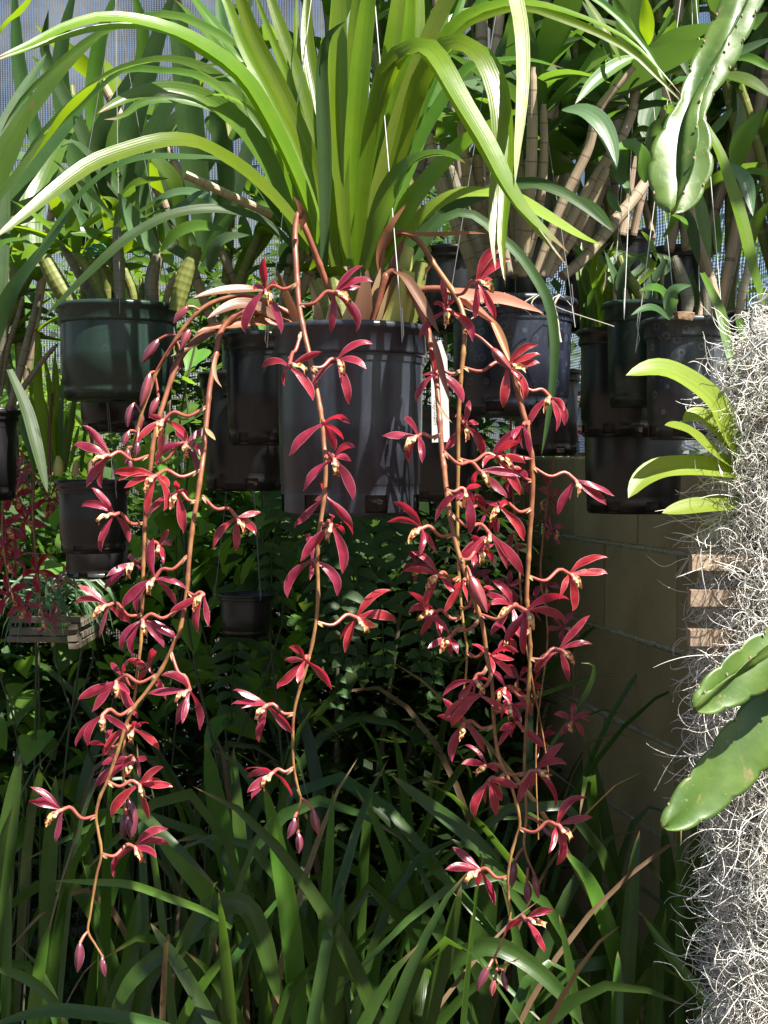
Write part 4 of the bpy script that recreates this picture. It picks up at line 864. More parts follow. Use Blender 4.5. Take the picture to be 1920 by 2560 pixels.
tleaf(p3, 'leaf_mid', 'U', [(1090,-60),(1150,60),(1240,260),(1290,470),(1340,680),(1430,980)], 95, 1.74, 1.62, n=18)
b_, H_, r_, _ = POTS['right_green']
p4 = thing('cane_orchid', 'orchid with a bright yellow-green ribbed cane in the narrow green pot', 'orchid', b_ + Vector((0, 0, H_ - 0.035)))
for pts, w, m in [([(600,240),(520,80),(430,-60),(380,-200)],90,'cane_green'),([(340,250),(335,100),(330,-60)],34,'cane_dry'),([(700,250),(690,100),(680,-100)],40,'cane_green'),([(450,250),(420,100),(300,-120)],60,'cane_dry'),([(760,250),(740,60),(760,-200)],40,'cane_green')]: cane(p4, m, trace('U', pts, 1.90, 1.93), TW('U', w / 2, 1.9))
for k in range(9):
    x0 = random.uniform(320, 760); tleaf(p4, random.choice(['leaf_mid', 'leaf_lime', 'leaf_blue']), 'U', [(x0, 250), (x0 + random.uniform(-60, 60), 60), (x0 + random.uniform(-200, 200), -150), (x0 + random.uniform(-330, 330), -260)], random.uniform(55, 100), 1.92, 1.9 + random.uniform(-.05, .1), prof=lance, n=12)
# leafy orchid in the black pot between
b_, H_, r_, _ = POTS['right_black']
p5 = thing('cane_orchid', 'orchid with olive yellow blades in the black pot beside the blue-black pot', 'orchid', b_ + Vector((0, 0, H_ - 0.035)))
for k in range(14):
    x0 = random.uniform(10, 250); tleaf(p5, random.choice(['leaf_mid', 'leaf_lime', 'leaf_mid']), 'U', [(x0, 470), (x0 + random.uniform(-40, 40), 200), (x0 + random.uniform(-80, 80), -60), (x0 + random.uniform(-160, 160), -330)], random.uniform(40, 75), 1.98, 1.98 + random.uniform(-.05, .1), n=12)
for k in range(3): cane(p5, 'cane_dry', trace('U', [(120 + 40 * k, 470), (130 + 40 * k, 200), (160 + 50 * k, -150)], 2.0, 2.02), TW('U', 32, 2))
# ---- young orchid in the low black pot
b_, H_, r_, _ = POTS['low_left']
p6 = thing('young_orchid', 'young orchid with slim upright leaves and a yellow bulb in the small low pot', 'orchid', b_ + Vector((0, 0, H_ - 0.035)))
for pts, w, m in [([(480,1660),(470,1350),(440,1000),(380,640)],60,'leaf_lime'),([(500,1660),(480,1300),(470,950),(480,560)],50,'leaf_lime'),([(540,1660),(520,1350),(525,1050),(560,760)],60,'leaf_mid'),([(560,1660),(600,1350),(640,1100),(680,900)],70,'leaf_mid'),([(460,1660),(380,1350),(300,1100),(250,760)],60,'leaf_lime'),
   ([(440,1660),(380,1300),(330,900),(340,420)],90,'leaf_lime'),([(600,1660),(640,1480),(690,1250)],70,'leaf_lime'),([(480,1660),(420,1200),(290,850),(190,700)],40,'leaf_lime'),([(560,1660),(560,1400),(580,1150)],40,'leaf_mid'),([(700,1660),(730,1400),(760,1200)],50,'leaf_mid'),([(300,1660),(260,1450),(200,1280),(150,1000)],70,'leaf_mid'),([(520,1660),(450,1400),(500,1000),(470,600)],45,'leaf_lime')]:
    tleaf(p6, m, 'Q', pts, w, 2.02, 2.02 + random.uniform(-0.1, 0.08), n=14)
mb = MB(); mb.tube(trace('Q', [(510,1690),(505,1640),(508,1580),(500,1520)], 1.97), lambda t: TW('Q', 44, 1.97) * math.sin(math.pi * (0.25 + 0.68 * t)) ** 0.7, 10, 12); put('pseudobulb', mb.mesh('pseudobulb', M['bulb']), p6)
mb = MB(); mb.tube(trace('Q', [(660,1690),(650,1640),(660,1600),(670,1560)], 1.97), lambda t: TW('Q', 40, 1.97) * (1 - 0.6 * t), 10, 10); put('pseudobulb', mb.mesh('pseudobulb', M['dry']), p6)
mb = MB(); mb.tube(trace('Q', [(430,1690),(425,1400),(435,1150),(450,980)], 1.98), 0.0022, 6, 16); put('old_spike', mb.mesh('old_spike', M['bract_dark']), p6)
# ---- plant cut by the left edge
b_, H_, r_, _ = POTS['edge']
p7 = thing('strap_orchid', 'orchid with broad bright strap leaves and grey canes at the left edge', 'orchid', b_ + Vector((0, 0, H_ - 0.035)))
for m, pts, w, d0, d1 in [('leaf_lime',[(-260,1250),(-100,1000),(60,790),(220,590),(330,450),(425,350)],150,1.7,1.5),('leaf_lime',[(-300,900),(-120,420),(0,150),(80,60),(150,-30)],75,1.7,1.55),('leaf_mid',[(-220,1200),(-40,850),(60,640),(100,540),(150,430)],70,1.8,1.8),('leaf_mid',[(-260,1200),(-80,800),(100,520),(280,290),(460,130)],75,1.85,1.9),
   ('leaf_dark',[(-200,1250),(-20,950),(150,700),(300,520),(420,330)],90,1.95,2.0),('leaf_dark',[(-250,1200),(-60,760),(60,480),(200,230)],80,1.9,2.0),('leaf_mid',[(-250,1300),(-60,1100),(60,1040),(150,1060)],60,1.85,1.8),('leaf_mid',[(-200,1300),(0,1090),(70,1000),(130,960)],50,1.9,1.95),
   ('leaf_dark',[('M',-200,900),('M',-60,500),('M',30,270),('M',120,130),('M',240,-20),(310,900)],80,1.80,1.7),('leaf_dark',[('M',40,560),('M',110,720),('M',150,860),('M',205,1095)],58,1.86,1.8),('leaf_mid',[(150,1150),(130,900),(180,760),(260,600),(330,540)],120,2.0,2.1),('leaf_dark',[('M',-150,800),('M',-30,300),('M',0,0),(30,700)],90,1.85,1.9)]:
    tleaf(p7, m, 'N', pts, w, d0, d1, n=22, fold=0.2, hint=(0.35, -0.62, 0.7))
for pts, w in [([(40,1180),(120,980),(230,560),(340,120)],66),([(0,1000),(60,620),(150,330),(200,150)],50),([(60,1150),(180,960),(350,720),(490,560)],50),([(-60,1150),(0,700),(60,300),(60,-50)],60)]: cane(p7, 'cane_grey', trace('Q', pts, 1.96, 1.92), TW('Q', w / 2, 1.95))
# ---- dark broad straps hanging behind the main orchid
p8 = thing('strap_orchid', 'dark broad-leaved orchid behind the lime strap leaves, upper left', 'orchid', TP('N', 900, 1100, 2.15))
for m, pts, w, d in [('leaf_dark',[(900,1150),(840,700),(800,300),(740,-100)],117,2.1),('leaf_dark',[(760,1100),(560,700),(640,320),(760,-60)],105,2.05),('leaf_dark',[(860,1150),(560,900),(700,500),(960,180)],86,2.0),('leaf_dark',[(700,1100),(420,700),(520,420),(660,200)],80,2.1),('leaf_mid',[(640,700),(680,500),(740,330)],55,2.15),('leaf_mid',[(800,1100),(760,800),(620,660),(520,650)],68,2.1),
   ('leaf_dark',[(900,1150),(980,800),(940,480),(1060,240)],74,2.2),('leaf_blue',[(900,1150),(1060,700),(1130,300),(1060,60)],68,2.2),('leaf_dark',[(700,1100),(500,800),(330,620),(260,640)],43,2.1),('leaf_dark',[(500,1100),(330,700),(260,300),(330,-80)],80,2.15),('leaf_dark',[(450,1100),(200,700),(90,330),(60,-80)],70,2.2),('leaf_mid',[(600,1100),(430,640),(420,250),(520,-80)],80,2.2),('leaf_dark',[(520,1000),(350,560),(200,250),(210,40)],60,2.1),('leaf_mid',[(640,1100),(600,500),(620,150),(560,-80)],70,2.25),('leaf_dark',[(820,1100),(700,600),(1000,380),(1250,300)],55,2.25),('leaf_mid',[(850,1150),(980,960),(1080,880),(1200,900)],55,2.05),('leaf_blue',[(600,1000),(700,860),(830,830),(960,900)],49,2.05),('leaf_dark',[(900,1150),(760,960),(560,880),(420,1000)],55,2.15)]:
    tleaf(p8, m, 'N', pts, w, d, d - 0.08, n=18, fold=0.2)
mb = MB(); mb.tube(trace('N', [(1180,930),(1050,870),(900,800),(800,755)], 1.72, 1.7), TW('N', 20, 1.7), 8, 14); put('cane', mb.mesh('cane', M['cane_dry']), p8)
# ---- generic leafy cane orchids farther back
def far_orchid(sx, sy, d, n, h, label, kinds, scale=1.0, mcane='cane_dry'):
    b = P(sx, sy, d); gr = False
    if not gr: pot('far%d' % sx, sx / K_OV, (sy - 20) / K_OV, 125, (sy + 190) / K_OV, 108, d, M['pot_black'], label.replace('leafy orchid', 'black pot of the leafy orchid'), 0.14)
    o = thing('cane_orchid', label, 'orchid', b, 'leafy orchids in the rows behind'); rnd = random.Random(int(sx * 3 + sy))
    for k in range(n):
        a = rnd.uniform(0, 6.28); q = b + Vector((0.05 * math.cos(a), 0.05 * math.sin(a), 0)); e = q + Vector((rnd.uniform(-0.2, 0.2), rnd.uniform(-0.14, 0.14), h * rnd.uniform(0.55, 1.1)))
        pts = [q, (q + e) / 2 + Vector((rnd.uniform(-.02, .02), 0, 0.01)), e]
        if gr: cane(o, 'cane_grey', [Vector((b.x + (q.x - b.x) * 0.6, q.y, 0)), Vector((q.x + rnd.uniform(-.03, .03), q.y, b.z * 0.5)), q], 0.007, 20)
        cane(o, rnd.choice([mcane, 'cane_green']), pts, rnd.uniform(0.006, 0.011), 20)
        leaves_on(o, pts, kinds, 8, 0.3, scale, rnd=rnd)
    return o
FO = [(-20,1040,2.35,6,0.5,'leafy orchid behind the far-left canes'),(285,790,2.42,8,0.42,'leafy orchid behind the wide-rimmed green pot'),(620,850,2.38,8,0.45,'leafy orchid between the green pot and the lime straps'),(880,840,2.4,12,0.95,'leafy orchid hidden behind the main orchid crown'),
      (1130,640,2.2,8,0.75,'dark leafy orchid behind the bare tan canes'),(1300,620,2.35,10,0.85,'dark leafy orchid behind the yellow-green ribbed cane'),(1480,640,2.3,10,0.8,'leafy orchid below the hanging cactus stem'),(1560,600,2.5,9,0.8,'leafy orchid behind the hanging cactus stem'),(1880,800,2.1,10,0.75,'leafy orchid at the right edge before the netting'),(1700,640,2.2,10,0.8,'leafy orchid in front of the dark blue netting'),(2060,700,2.05,12,0.8,'leafy orchid added at the right edge behind the moss to shade the plants below')]  # last plant added past the right edge to keep sun off the lower plants
for sx, sy, d, n, h, lb in FO: far_orchid(sx, sy, d, n, h, lb, ['leaf_mid', 'leaf_blue', 'leaf_lime'] if sx < 700 else ['leaf_dark', 'leaf_mid', 'leaf_blue'], 0.95)
# ---- far red-flowered orchids
def flower_proto(seed):
    rnd = random.Random(seed); mb = MB()
    for a in (1.57, 0.35, 2.8, -0.95, -2.2):
        v = Vector((math.cos(a) * 0.036, -0.006 + rnd.uniform(-.006, .01), math.sin(a) * 0.034)); b = Vector((0, 0.006, 0.004))
        mb.ribbon([(0, 0, 0), v * 0.35 + b, v * 0.7 + b, v], 0.011, prof=tepal, hint=(rnd.uniform(-.4, .4), -1, 0.2), n=7, cross=3, fold=0.3)
    mb.ribbon([(0, -0.002, 0), (0, -0.012, -0.006), (0, -0.012, -0.014), (0, -0.006, -0.02)], 0.009, prof=lambda t: 0.5 + 0.5 * math.sin(3 * t), hint=(0, -1, 0.4), n=6, cross=3, mat=1)
    mb.tube([(0, 0, 0), (0.006, 0.015, 0.006), (0.02, 0.03, 0.0)], 0.0015, 5, 6, 2)
    return mb.mesh('flower', [M['petal'], M['lip'], M['pedicel']])
FP = [flower_proto(s) for s in range(4)]
def far_red(label, t, d, lines, spots, buds=()):
    o = thing('orchid_plant', label, 'orchid', TP(t, lines[0][0][0], lines[0][0][1], d), 'smaller red orchids behind')
    sps = []
    for ln in lines:
        mb = MB(); mb.tube(trace(t, ln, d, d - 0.03), lambda q: 0.0026 - 0.0014 * q, 6, len(ln) * 4); sps.append(put('flower_spike', mb.mesh('flower_spike', M['stem']), o))
    for i, (x, y) in enumerate(spots):
        rz = random.uniform(-1.3, 1.3); me = FP[i % 4]
        f = put('flower', me, sps[i % len(sps)]); f.matrix_basis = Matrix.Translation(TP(t, x, y, d + random.uniform(-.03, .03))) @ Matrix.Rotation(rz, 4, 'Z') @ Matrix.Rotation(random.uniform(-.7, .4), 4, 'X') @ Matrix.Rotation(random.uniform(-.6, .6), 4, 'Y') @ Matrix.Scale(random.uniform(0.85, 1.1), 4)
far_red('red-flowered orchid spike hanging at the left edge above the slat basket', 'R', 2.25, [[(300,-500),(295,0),(285,300),(310,650),(340,900),(350,1100),(400,1250),(480,1360)],[(60,-400),(40,0),(20,400),(60,800),(120,1050)]],
  [(225,345),(60,420),(430,180),(460,240),(130,690),(50,690),(210,1100),(520,870),(80,1000),(130,150),(200,20),(330,790),(60,560),(160,-80),(350,-150),(60,-60),(430,1200)])
far_red('dim red-flowered orchid in the shade before the block wall', 'H', 2.35, [[(1290,-300),(1180,400),(1130,800),(1110,1100),(1160,1500),(1080,2200),(1095,2900)],[(900,-100),(920,500),(960,1000),(1000,1500),(1130,2200),(1170,2500)]],
  [(1190,760),(1170,540),(1270,1440),(1140,1150),(1330,60),(960,1790),(1080,1260),(900,900),(1300,-150),(1130,2220),(880,1160),(960,420),(1330,2080),(1060,1850),(640,1080),(760,1180),(250,1000)])
# ---- climbing vine on the left, lit from above
def heart(m, s=0.05):
    mb = MB(); rows = []
    prof = [(0, 0.25), (0.06, 0.72), (0.2, 0.95), (0.4, 0.9), (0.62, 0.66), (0.82, 0.34), (0.94, 0.12), (1, 0.01)]
    for t, w in prof:
        rows.append([((t - 0.06 * abs(u) * (1 - t) * 3) * s, u * w * s * 0.46, s * (0.10 * abs(u) * w - 0.30 * t * t)) for u in (-1, -0.5, 0, 0.5, 1)])
    mb.grid(rows); return mb.mesh('leaf', m)
HV = [heart(M['leaf_vine'], s) for s in (0.045, 0.06, 0.075)]
def vine(label, xr, yr, dr, n, seed, hv=HV, stems=7):
    rnd = random.Random(seed); o = thing('climbing_vine', label, 'vine', P((xr[0] + xr[1]) / 2, yr[1], (dr[0] + dr[1]) / 2)); o.location.z = 0.0
    for k in range(stems):
        x = rnd.uniform(*xr); d = rnd.uniform(*dr); mb = MB(); a = P(x, yr[0], d); 
        mb.tube([Vector((a.x, d, 0)), Vector((a.x + rnd.uniform(-.1, .1), d + 0.03, a.z * 0.4)), Vector((a.x + rnd.uniform(-.1, .1), d, a.z * 0.75)), a], 0.0025, 6, 16); put('stem', mb.mesh('stem', M['vine_stem']), o)
    for k in range(n):
        p = P(rnd.uniform(*xr), rnd.uniform(*yr), rnd.uniform(*dr)); a = rnd.uniform(0, 6.28)
        place(o, rnd.choice(hv), p, (math.cos(a), math.sin(a) - 0.5, rnd.uniform(-0.9, 0.25)), rnd.uniform(0.7, 1.3), rnd.uniform(-0.5, 0.5))
    return o
vine('sunlit climbing vine with heart-shaped leaves below the left pots', (330, 800), (1080, 1800), (2.75, 3.3), 250, 3)
vine('climbing vine with pale leaves between the green pot and the dark pots', (-60, 760), (720, 1150), (2.75, 3.2), 150, 9)
vine('climbing vine with round leaves behind the far-left flowers', (-150, 330), (1250, 2100), (2.9, 3.5), 170, 5)
# ---- dark fern behind the middle pot
fern = thing('fern', 'dark drooping fern in the shade under the middle charcoal pot', 'fern', P(930, 1900, 2.8))
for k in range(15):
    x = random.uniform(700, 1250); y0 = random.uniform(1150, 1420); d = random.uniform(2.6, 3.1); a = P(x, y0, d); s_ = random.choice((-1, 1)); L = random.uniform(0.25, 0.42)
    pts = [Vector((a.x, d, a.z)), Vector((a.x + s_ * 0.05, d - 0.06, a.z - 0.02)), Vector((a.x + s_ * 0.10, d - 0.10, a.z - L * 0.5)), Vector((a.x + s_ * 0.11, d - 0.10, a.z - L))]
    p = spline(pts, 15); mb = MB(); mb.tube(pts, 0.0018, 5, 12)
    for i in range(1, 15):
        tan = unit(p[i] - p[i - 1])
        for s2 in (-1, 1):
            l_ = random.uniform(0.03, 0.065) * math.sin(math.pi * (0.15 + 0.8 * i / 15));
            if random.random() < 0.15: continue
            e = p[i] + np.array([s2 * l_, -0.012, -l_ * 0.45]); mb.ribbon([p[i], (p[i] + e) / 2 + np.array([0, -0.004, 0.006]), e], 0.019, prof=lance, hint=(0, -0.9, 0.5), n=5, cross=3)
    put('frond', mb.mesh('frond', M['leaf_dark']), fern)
# ---- strap-leaved plants on the ground
def strap_plant(label, traced, rand, seed):
    rnd = random.Random(seed); (bx, bd) = rand[0]; b = P(bx, 2400, bd); b.z = 0.0
    o = thing('strap_plant', label, 'plant', b, 'strap-leaved plants on the ground')
    for t, pts, w, d, m in traced:
        pp = trace(t, pts, d, d + rnd.uniform(-.05, .05)); zb = pp[0].z
        leaf_obj(o, M[m], pp, TW(t, w, d), n=18, fold=rnd.uniform(0.15, 0.4), hint=(rnd.uniform(-.4, .4), -0.9, 0.4), twist=rnd.uniform(-.3, .3))
    for k in range(rand[1]):
        a = rnd.uniform(0, 6.28); L = rnd.uniform(0.55, 1.0); lean = rnd.uniform(0.08, 0.55); u = Vector((math.cos(a), math.sin(a) * 0.7, 0))
        q = b + Vector((rnd.uniform(-.16, .16), rnd.uniform(-.12, .12), 0)); droop = rnd.random() ** 2 * 0.5
        pts = [q, q + u * lean * 0.2 * L + Vector((0, 0, 0.4 * L)), q + u * lean * 0.55 * L + Vector((0, 0, 0.75 * L)), q + u * lean * L + Vector((0, 0, (1 - droop * 0.5) * L)), q + u * (lean * 1.3 + droop * 0.4) * L + Vector((0, 0, (1.1 - droop * 1.3) * L))]
        dead = rnd.random() < 0.09
        leaf_obj(o, M['dead'] if dead else M['leaf_strap'], pts, rnd.uniform(0.008, 0.014) if dead else rnd.uniform(0.014, 0.031), n=13, cross=3, fold=rnd.uniform(0.15, 0.45), hint=(rnd.uniform(-.9, .9), -0.8, 0.35), twist=rnd.uniform(-.9, .9))
    return o
s = 'leaf_strap'; g_ = 'leaf_mid'
strap_plant('strap-leaved plant with one big arched leaf under the right flower tips', [('K',[(150,1400),(230,980),(330,880),(450,835),(560,870),(680,960),(800,1090),(880,1250)],82,2.2,s),('K',[(420,1400),(420,900),(450,600),(500,380)],110,2.5,s),('K',[(160,1400),(190,1175),(270,850),(335,570)],74,2.15,s),('K',[(620,700),(440,440),(330,330),(200,230),(28,98)],68,2.4,s),('K',[(850,1400),(830,1175),(800,950),(755,700)],52,2.2,s)], [(1130, 2.3), 10], 1)
strap_plant('strap-leaved plant with tall stiff blades at the foot of the block wall', [('K',[(1030,1400),(1045,1060),(1060,800),(1080,500),(1105,338)],72,2.3,s),('K',[(1000,1400),(1005,1100),(1010,860)],56,2.2,s),('K',[(1100,1300),(1020,950),(960,750),(880,550),(770,420)],84,2.35,g_),('K',[(1250,1400),(1240,900),(1230,600),(1208,300)],95,2.6,s),('K',[(1600,1350),(1450,1150),(1250,900),(1118,708)],54,2.2,g_),('K',[(1140,1400),(1150,1175),(1168,895)],44,2.25,s),('H',[(1150,2300),(1420,1900),(1480,1700),(1390,1680)],40,2.6,s)], [(1560, 2.45), 12], 2)
strap_plant('strap-leaved plant with long upright blades under the middle spike', [('J',[(1310,1400),(1290,1100),(1250,700),(1180,300),(1140,140)],92,2.25,g_),('J',[(1390,1100),(1400,800),(1420,500),(1440,160)],56,2.3,g_),('J',[(1390,1400),(1400,1175),(1440,850),(1482,550)],76,2.2,s),('J',[(1120,1100),(1060,650),(1030,300),(1008,-20)],64,2.5,s),('J',[(760,900),(890,685),(1050,662),(1130,800),(1180,980),(1205,1090)],92,2.15,s)], [(700, 2.35), 10], 3)
strap_plant('strap-leaved plant with a bright slanting blade under the left flower tips', [('J',[(980,760),(880,590),(750,430),(640,285)],84,2.3,g_),('J',[(1040,760),(970,400),(920,150),(890,-40)],92,2.5,s),('J',[(480,1150),(560,1000),(660,900),(750,840),(935,758)],72,2.2,s),('J',[(1000,760),(890,690),(730,630),(560,572),(400,562),(235,556)],36,2.05,g_),('J',[(520,1300),(560,900),(600,600)],74,2.35,s),('J',[(720,1300),(790,1150),(880,1000),(1025,825)],44,2.15,g_),('J',[(1000,1300),(880,1100),(760,900),(650,738)],62,2.1,s)], [(420, 2.3), 10], 4)
strap_plant('strap-leaved plant with dark wide blades in the lower left corner', [('J',[(10,900),(20,500),(50,250),(90,0)],86,2.3,s),('J',[(300,1150),(200,1040),(100,970),(-40,930)],48,2.1,g_),('J',[(800,1220),(650,1170),(400,1130),(200,1120),(-40,1180)],62,2.0,s),('J',[(120,1300),(170,950),(212,748)],56,2.15,g_),('J',[(180,1300),(240,900),(280,650),(300,540)],50,2.3,s),('J',[(190,900),(210,500),(240,100)],70,2.5,s),('J',[(20,1300),(30,1000),(45,570)],60,2.2,s)], [(90, 2.3), 10], 5)
rows_ = [(250, 2.7, 11), (520, 2.8, 11), (800, 2.7, 11), (1000, 2.9, 11), (1280, 2.7, 11), (1450, 2.85, 9), (-60, 2.9, 10), (380, 3.2, 9), (680, 3.3, 9), (930, 3.4, 9), (1180, 3.3, 9), (620, 2.15, 6), (980, 2.2, 6), (1730, 2.4, 9)]
RL = ['strap-leaved plant behind the lower left flower spike tips', 'strap-leaved plant below the vine, left of the middle spike', 'strap-leaved plant in the shade right of the middle spike', 'strap-leaved plant in deep shade between the spikes', 'strap-leaved plant behind the right flower spikes', 'strap-leaved plant with blades standing before the block wall', 'strap-leaved plant half cut off by the left edge', 'strap-leaved plant far back under the sunlit vine', 'strap-leaved plant far back below the dark fern, left', 'strap-leaved plant far back below the dark fern', 'strap-leaved plant far back where the block wall begins', 'low strap-leaved plant at the bottom, left of centre', 'low strap-leaved plant at the bottom centre', 'strap-leaved plant behind the hanging grey moss']
for i, (x, d, n) in enumerate(rows_): strap_plant(RL[i], [], [(x, d), n], 20 + i)
# ---- slat basket with a spiky grey-leaved plant, far left
def basket(label, t, rows, d, depth_, wm, group=None):
    o = thing('slat_basket', label, 'basket', TP(t, (rows[0][0] + rows[0][1]) / 2, rows[-1][3], d))
    for x0, x1, y0, y1 in rows:
        for k in (0, 1):
            a = TP(t, x0, y0, d + k * depth_); b = TP(t, x1, y1, d + k * depth_); mb = MB(); mb.box((a + b) / 2, abs(b.x - a.x), 0.016, abs(b.z - a.z), jit=0.001); put('slat', mb.mesh('slat', M[wm], False), o)
        a = TP(t, x0 + 14, y0, d); b = TP(t, x0 + 50, y1, d)
        dz = (a.z - b.z) * 1.02
        for xx in (x1 - 40,):
            c = TP(t, xx, (y0 + y1) / 2, d); mb = MB(); mb.box(c + Vector((0, depth_ / 2, -dz)), 0.016, depth_ + 0.05, dz * 0.9, jit=0.001); put('slat', mb.mesh('slat', M[wm], False), o)
    return o
basket('wooden slat basket, darkened for shade, at the left behind the red flowers', 'R', [(90,690,1180,1230),(90,690,1275,1330),(70,700,1350,1400)], 2.45, 0.14, 'wood_shade')
sp = thing('spiky_plant', 'tuft of thin silvery leaves spilling from the left slat basket', 'plant', TP('R', 380, 1150, 2.5))
for k in range(110):
    a = random.uniform(0, 6.28); q = TP('R', random.uniform(120, 600), random.uniform(900, 1150), 2.5) ; L = random.uniform(0.05, 0.12)
    u = Vector((math.cos(a), math.sin(a), 0)); leaf_obj(sp, M['leaf_blue'], [q, q + u * L * 0.45 + Vector((0, 0, L * 0.25)), q + u * L * 0.85 + Vector((0, 0, -L * 0.1)), q + u * L + Vector((0, 0, -L * 0.6))], 0.004, n=6, cross=3, prof=lance)
# ---- pale leaved orchid, basket and moss on the right
bk = basket('wooden slat basket hidden in hanging grey moss on the right', 'X', [(462,1150,240,350),(450,1150,475,590),(445,1150,750,870)], 1.31, 0.12, 'wood_mid')
po = thing('pale_orchid', 'orchid with arching pale green leaves growing out of the hanging moss', 'orchid', TP('Y', 1540, 1000, 1.32))
for pts, w, d1 in [([(1560,980),(1490,840),(1420,700),(1300,605),(1180,560),(1045,585)],104,1.25),([(1540,960),(1480,860),(1400,785),(1340,760),(1290,790)],80,1.30),([(1540,1000),(1440,930),(1340,850),(1280,815),(1212,800)],66,1.24),([(1580,1030),(1480,1000),(1350,985),(1200,992),(1110,1040),(1055,1115)],92,1.25),([('o',1610,1250/1.1573),('o',1560,1262/1.1573*1.0),('o',1500,1268/1.1573),('o',1430,1283/1.1573)],70,1.27)]:
    tleaf(po, 'leaf_pale', 'Y', pts, w * 1.25, 1.32, d1, n=20, prof=lambda t: (0.55 + 0.45 * min(1, t / 0.3)) * (1 - max(0, (t - 0.55) / 0.45) ** 2.6) ** 0.8 + 0.01, hint=(0, -0.75, 0.65), fold=0.3)
def moss():
    rng = np.random.default_rng(4); N, K = 16000, 19
    ys = np.array([660, 760, 850, 950, 1050, 1150, 1250, 1400, 1500, 1600, 1700, 1800, 1900, 2000, 2212, 2330]); xe = np.array([1632, 1598, 1574, 1560, 1550, 1545, 1532, 1526, 1518, 1518, 1532, 1556, 1568, 1566, 1562, 1566])
    D = 1.33; cx = 1698.0
    y = rng.uniform(690, 2300, N); R = (cx - np.interp(y, ys, xe)) * rng.uniform(0.80, 1.08, N)
    ang = rng.uniform(0, 2 * np.pi, N); rr = np.sqrt(rng.uniform(0.25, 1, N))
    k = K_OV * D / FPX
    base = P(cx * K_OV, 1004 * K_OV, D)
    X = base.x + np.cos(ang) * R * rr * k; Y = D + np.sin(ang) * R * rr * k * 0.75; Z = CZ - (y - 1004) * k
    pts = np.zeros((N, K, 3)); pts[:, 0] = np.stack([X, Y, Z], 1)
    dirv = rng.normal(0, 1, (N, 3)); dirv[:, 2] -= 0.9; dirv /= np.linalg.norm(dirv, axis=1)[:, None]
    axis = rng.normal(0, 1, (N, 3)); axis /= np.linalg.norm(axis, axis=1)[:, None]
    curl = rng.uniform(0.18, 0.55, N) * rng.choice([-1, 1], N); step = rng.uniform(0.0020, 0.0048, N)
    wild = rng.random(N) < 0.05; step[wild] *= 1.3; curl[wild] *= 0.4
    for i in range(1, K):
        c, s_ = np.cos(curl)[:, None], np.sin(curl)[:, None]
        dirv = dirv * c + np.cross(axis, dirv) * s_ + axis * (np.sum(axis * dirv, 1) * (1 - np.cos(curl)))[:, None]
        dirv[:, 2] -= 0.06; dirv += rng.normal(0, 0.06, (N, 3)); axis += rng.normal(0, 0.12, (N, 3)); axis /= np.linalg.norm(axis, axis=1)[:, None]; dirv /= np.linalg.norm(dirv, axis=1)[:, None]
        pts[:, i] = pts[:, i - 1] + dirv * step[:, None]
    rad = rng.uniform(0.00024, 0.00046, N)[:, None] * np.concatenate([np.ones(K - 3), [0.9, 0.7, 0.35]])[None, :]
    tan = np.gradient(pts, axis=1); tan /= np.linalg.norm(tan, axis=2)[:, :, None] + 1e-9
    a = np.cross(tan, np.array([0.31, 0.52, 0.79])); a /= np.linalg.norm(a, axis=2)[:, :, None] + 1e-9; b = np.cross(tan, a)
    V = np.zeros((N, K, 3, 3))
    for q in range(3): V[:, :, q] = pts + (a * math.cos(q * 2.094) + b * math.sin(q * 2.094)) * rad[:, :, None]
    idx = np.arange(N * K * 3).reshape(N, K, 3); F = []
    for q in range(3):
        r = (q + 1) % 3; F.append(np.stack([idx[:, :-1, q], idx[:, :-1, r], idx[:, 1:, r], idx[:, 1:, q]], -1).reshape(-1, 4))
    F = np.concatenate(F); me = bpy.data.meshes.new('moss_strands')
    me.vertices.add(N * K * 3); me.vertices.foreach_set('co', V.ravel())
    me.loops.add(F.size); me.loops.foreach_set('vertex_index', F.ravel().astype(np.int32))
    me.polygons.add(len(F)); me.polygons.foreach_set('loop_start', np.arange(0, F.size, 4, dtype=np.int32)); me.polygons.foreach_set('use_smooth', np.ones(len(F), dtype=bool))
    me.materials.append(M['moss']); me.update(calc_edges=True); me.validate(); return me, base
me, mbase = moss()
ms = thing('hanging_moss', 'thick column of pale grey curly moss hanging at the right edge', 'moss', (mbase.x, mbase.y, CZ + 0.2))
tag(put('moss_strands', me, ms), kind='stuff')
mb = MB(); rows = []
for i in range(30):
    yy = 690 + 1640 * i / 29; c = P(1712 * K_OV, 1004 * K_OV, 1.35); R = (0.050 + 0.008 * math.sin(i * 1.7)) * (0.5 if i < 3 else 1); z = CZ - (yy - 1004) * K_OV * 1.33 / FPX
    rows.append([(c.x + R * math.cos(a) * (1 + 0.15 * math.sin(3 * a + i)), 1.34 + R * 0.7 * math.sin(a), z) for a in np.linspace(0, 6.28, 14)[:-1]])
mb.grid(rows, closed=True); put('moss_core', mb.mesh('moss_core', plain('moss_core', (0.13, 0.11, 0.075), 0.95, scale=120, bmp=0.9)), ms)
wp = thing('wire_loop', 'bent grey wire hanger at the top of the hanging moss', 'wire', TP('U', 1560, 640, 1.3))
mb = MB(); mb.tube(trace('U', [(1420,700),(1540,590),(1659,500),(1760,420)], 1.28, 1.3), 0.0016, 6, 20); put('wire_arm', mb.mesh('wire_arm', M['pipe']), wp)
mb = MB(); mb.tube(trace('U', [(1540,590),(1520,520),(1560,480),(1510,400),(1530,260),(1500,220),(1600,180),(1680,100)], 1.29, 1.3), 0.0013, 6, 40); put('wire_hook', mb.mesh('wire_hook', M['wire']), wp)
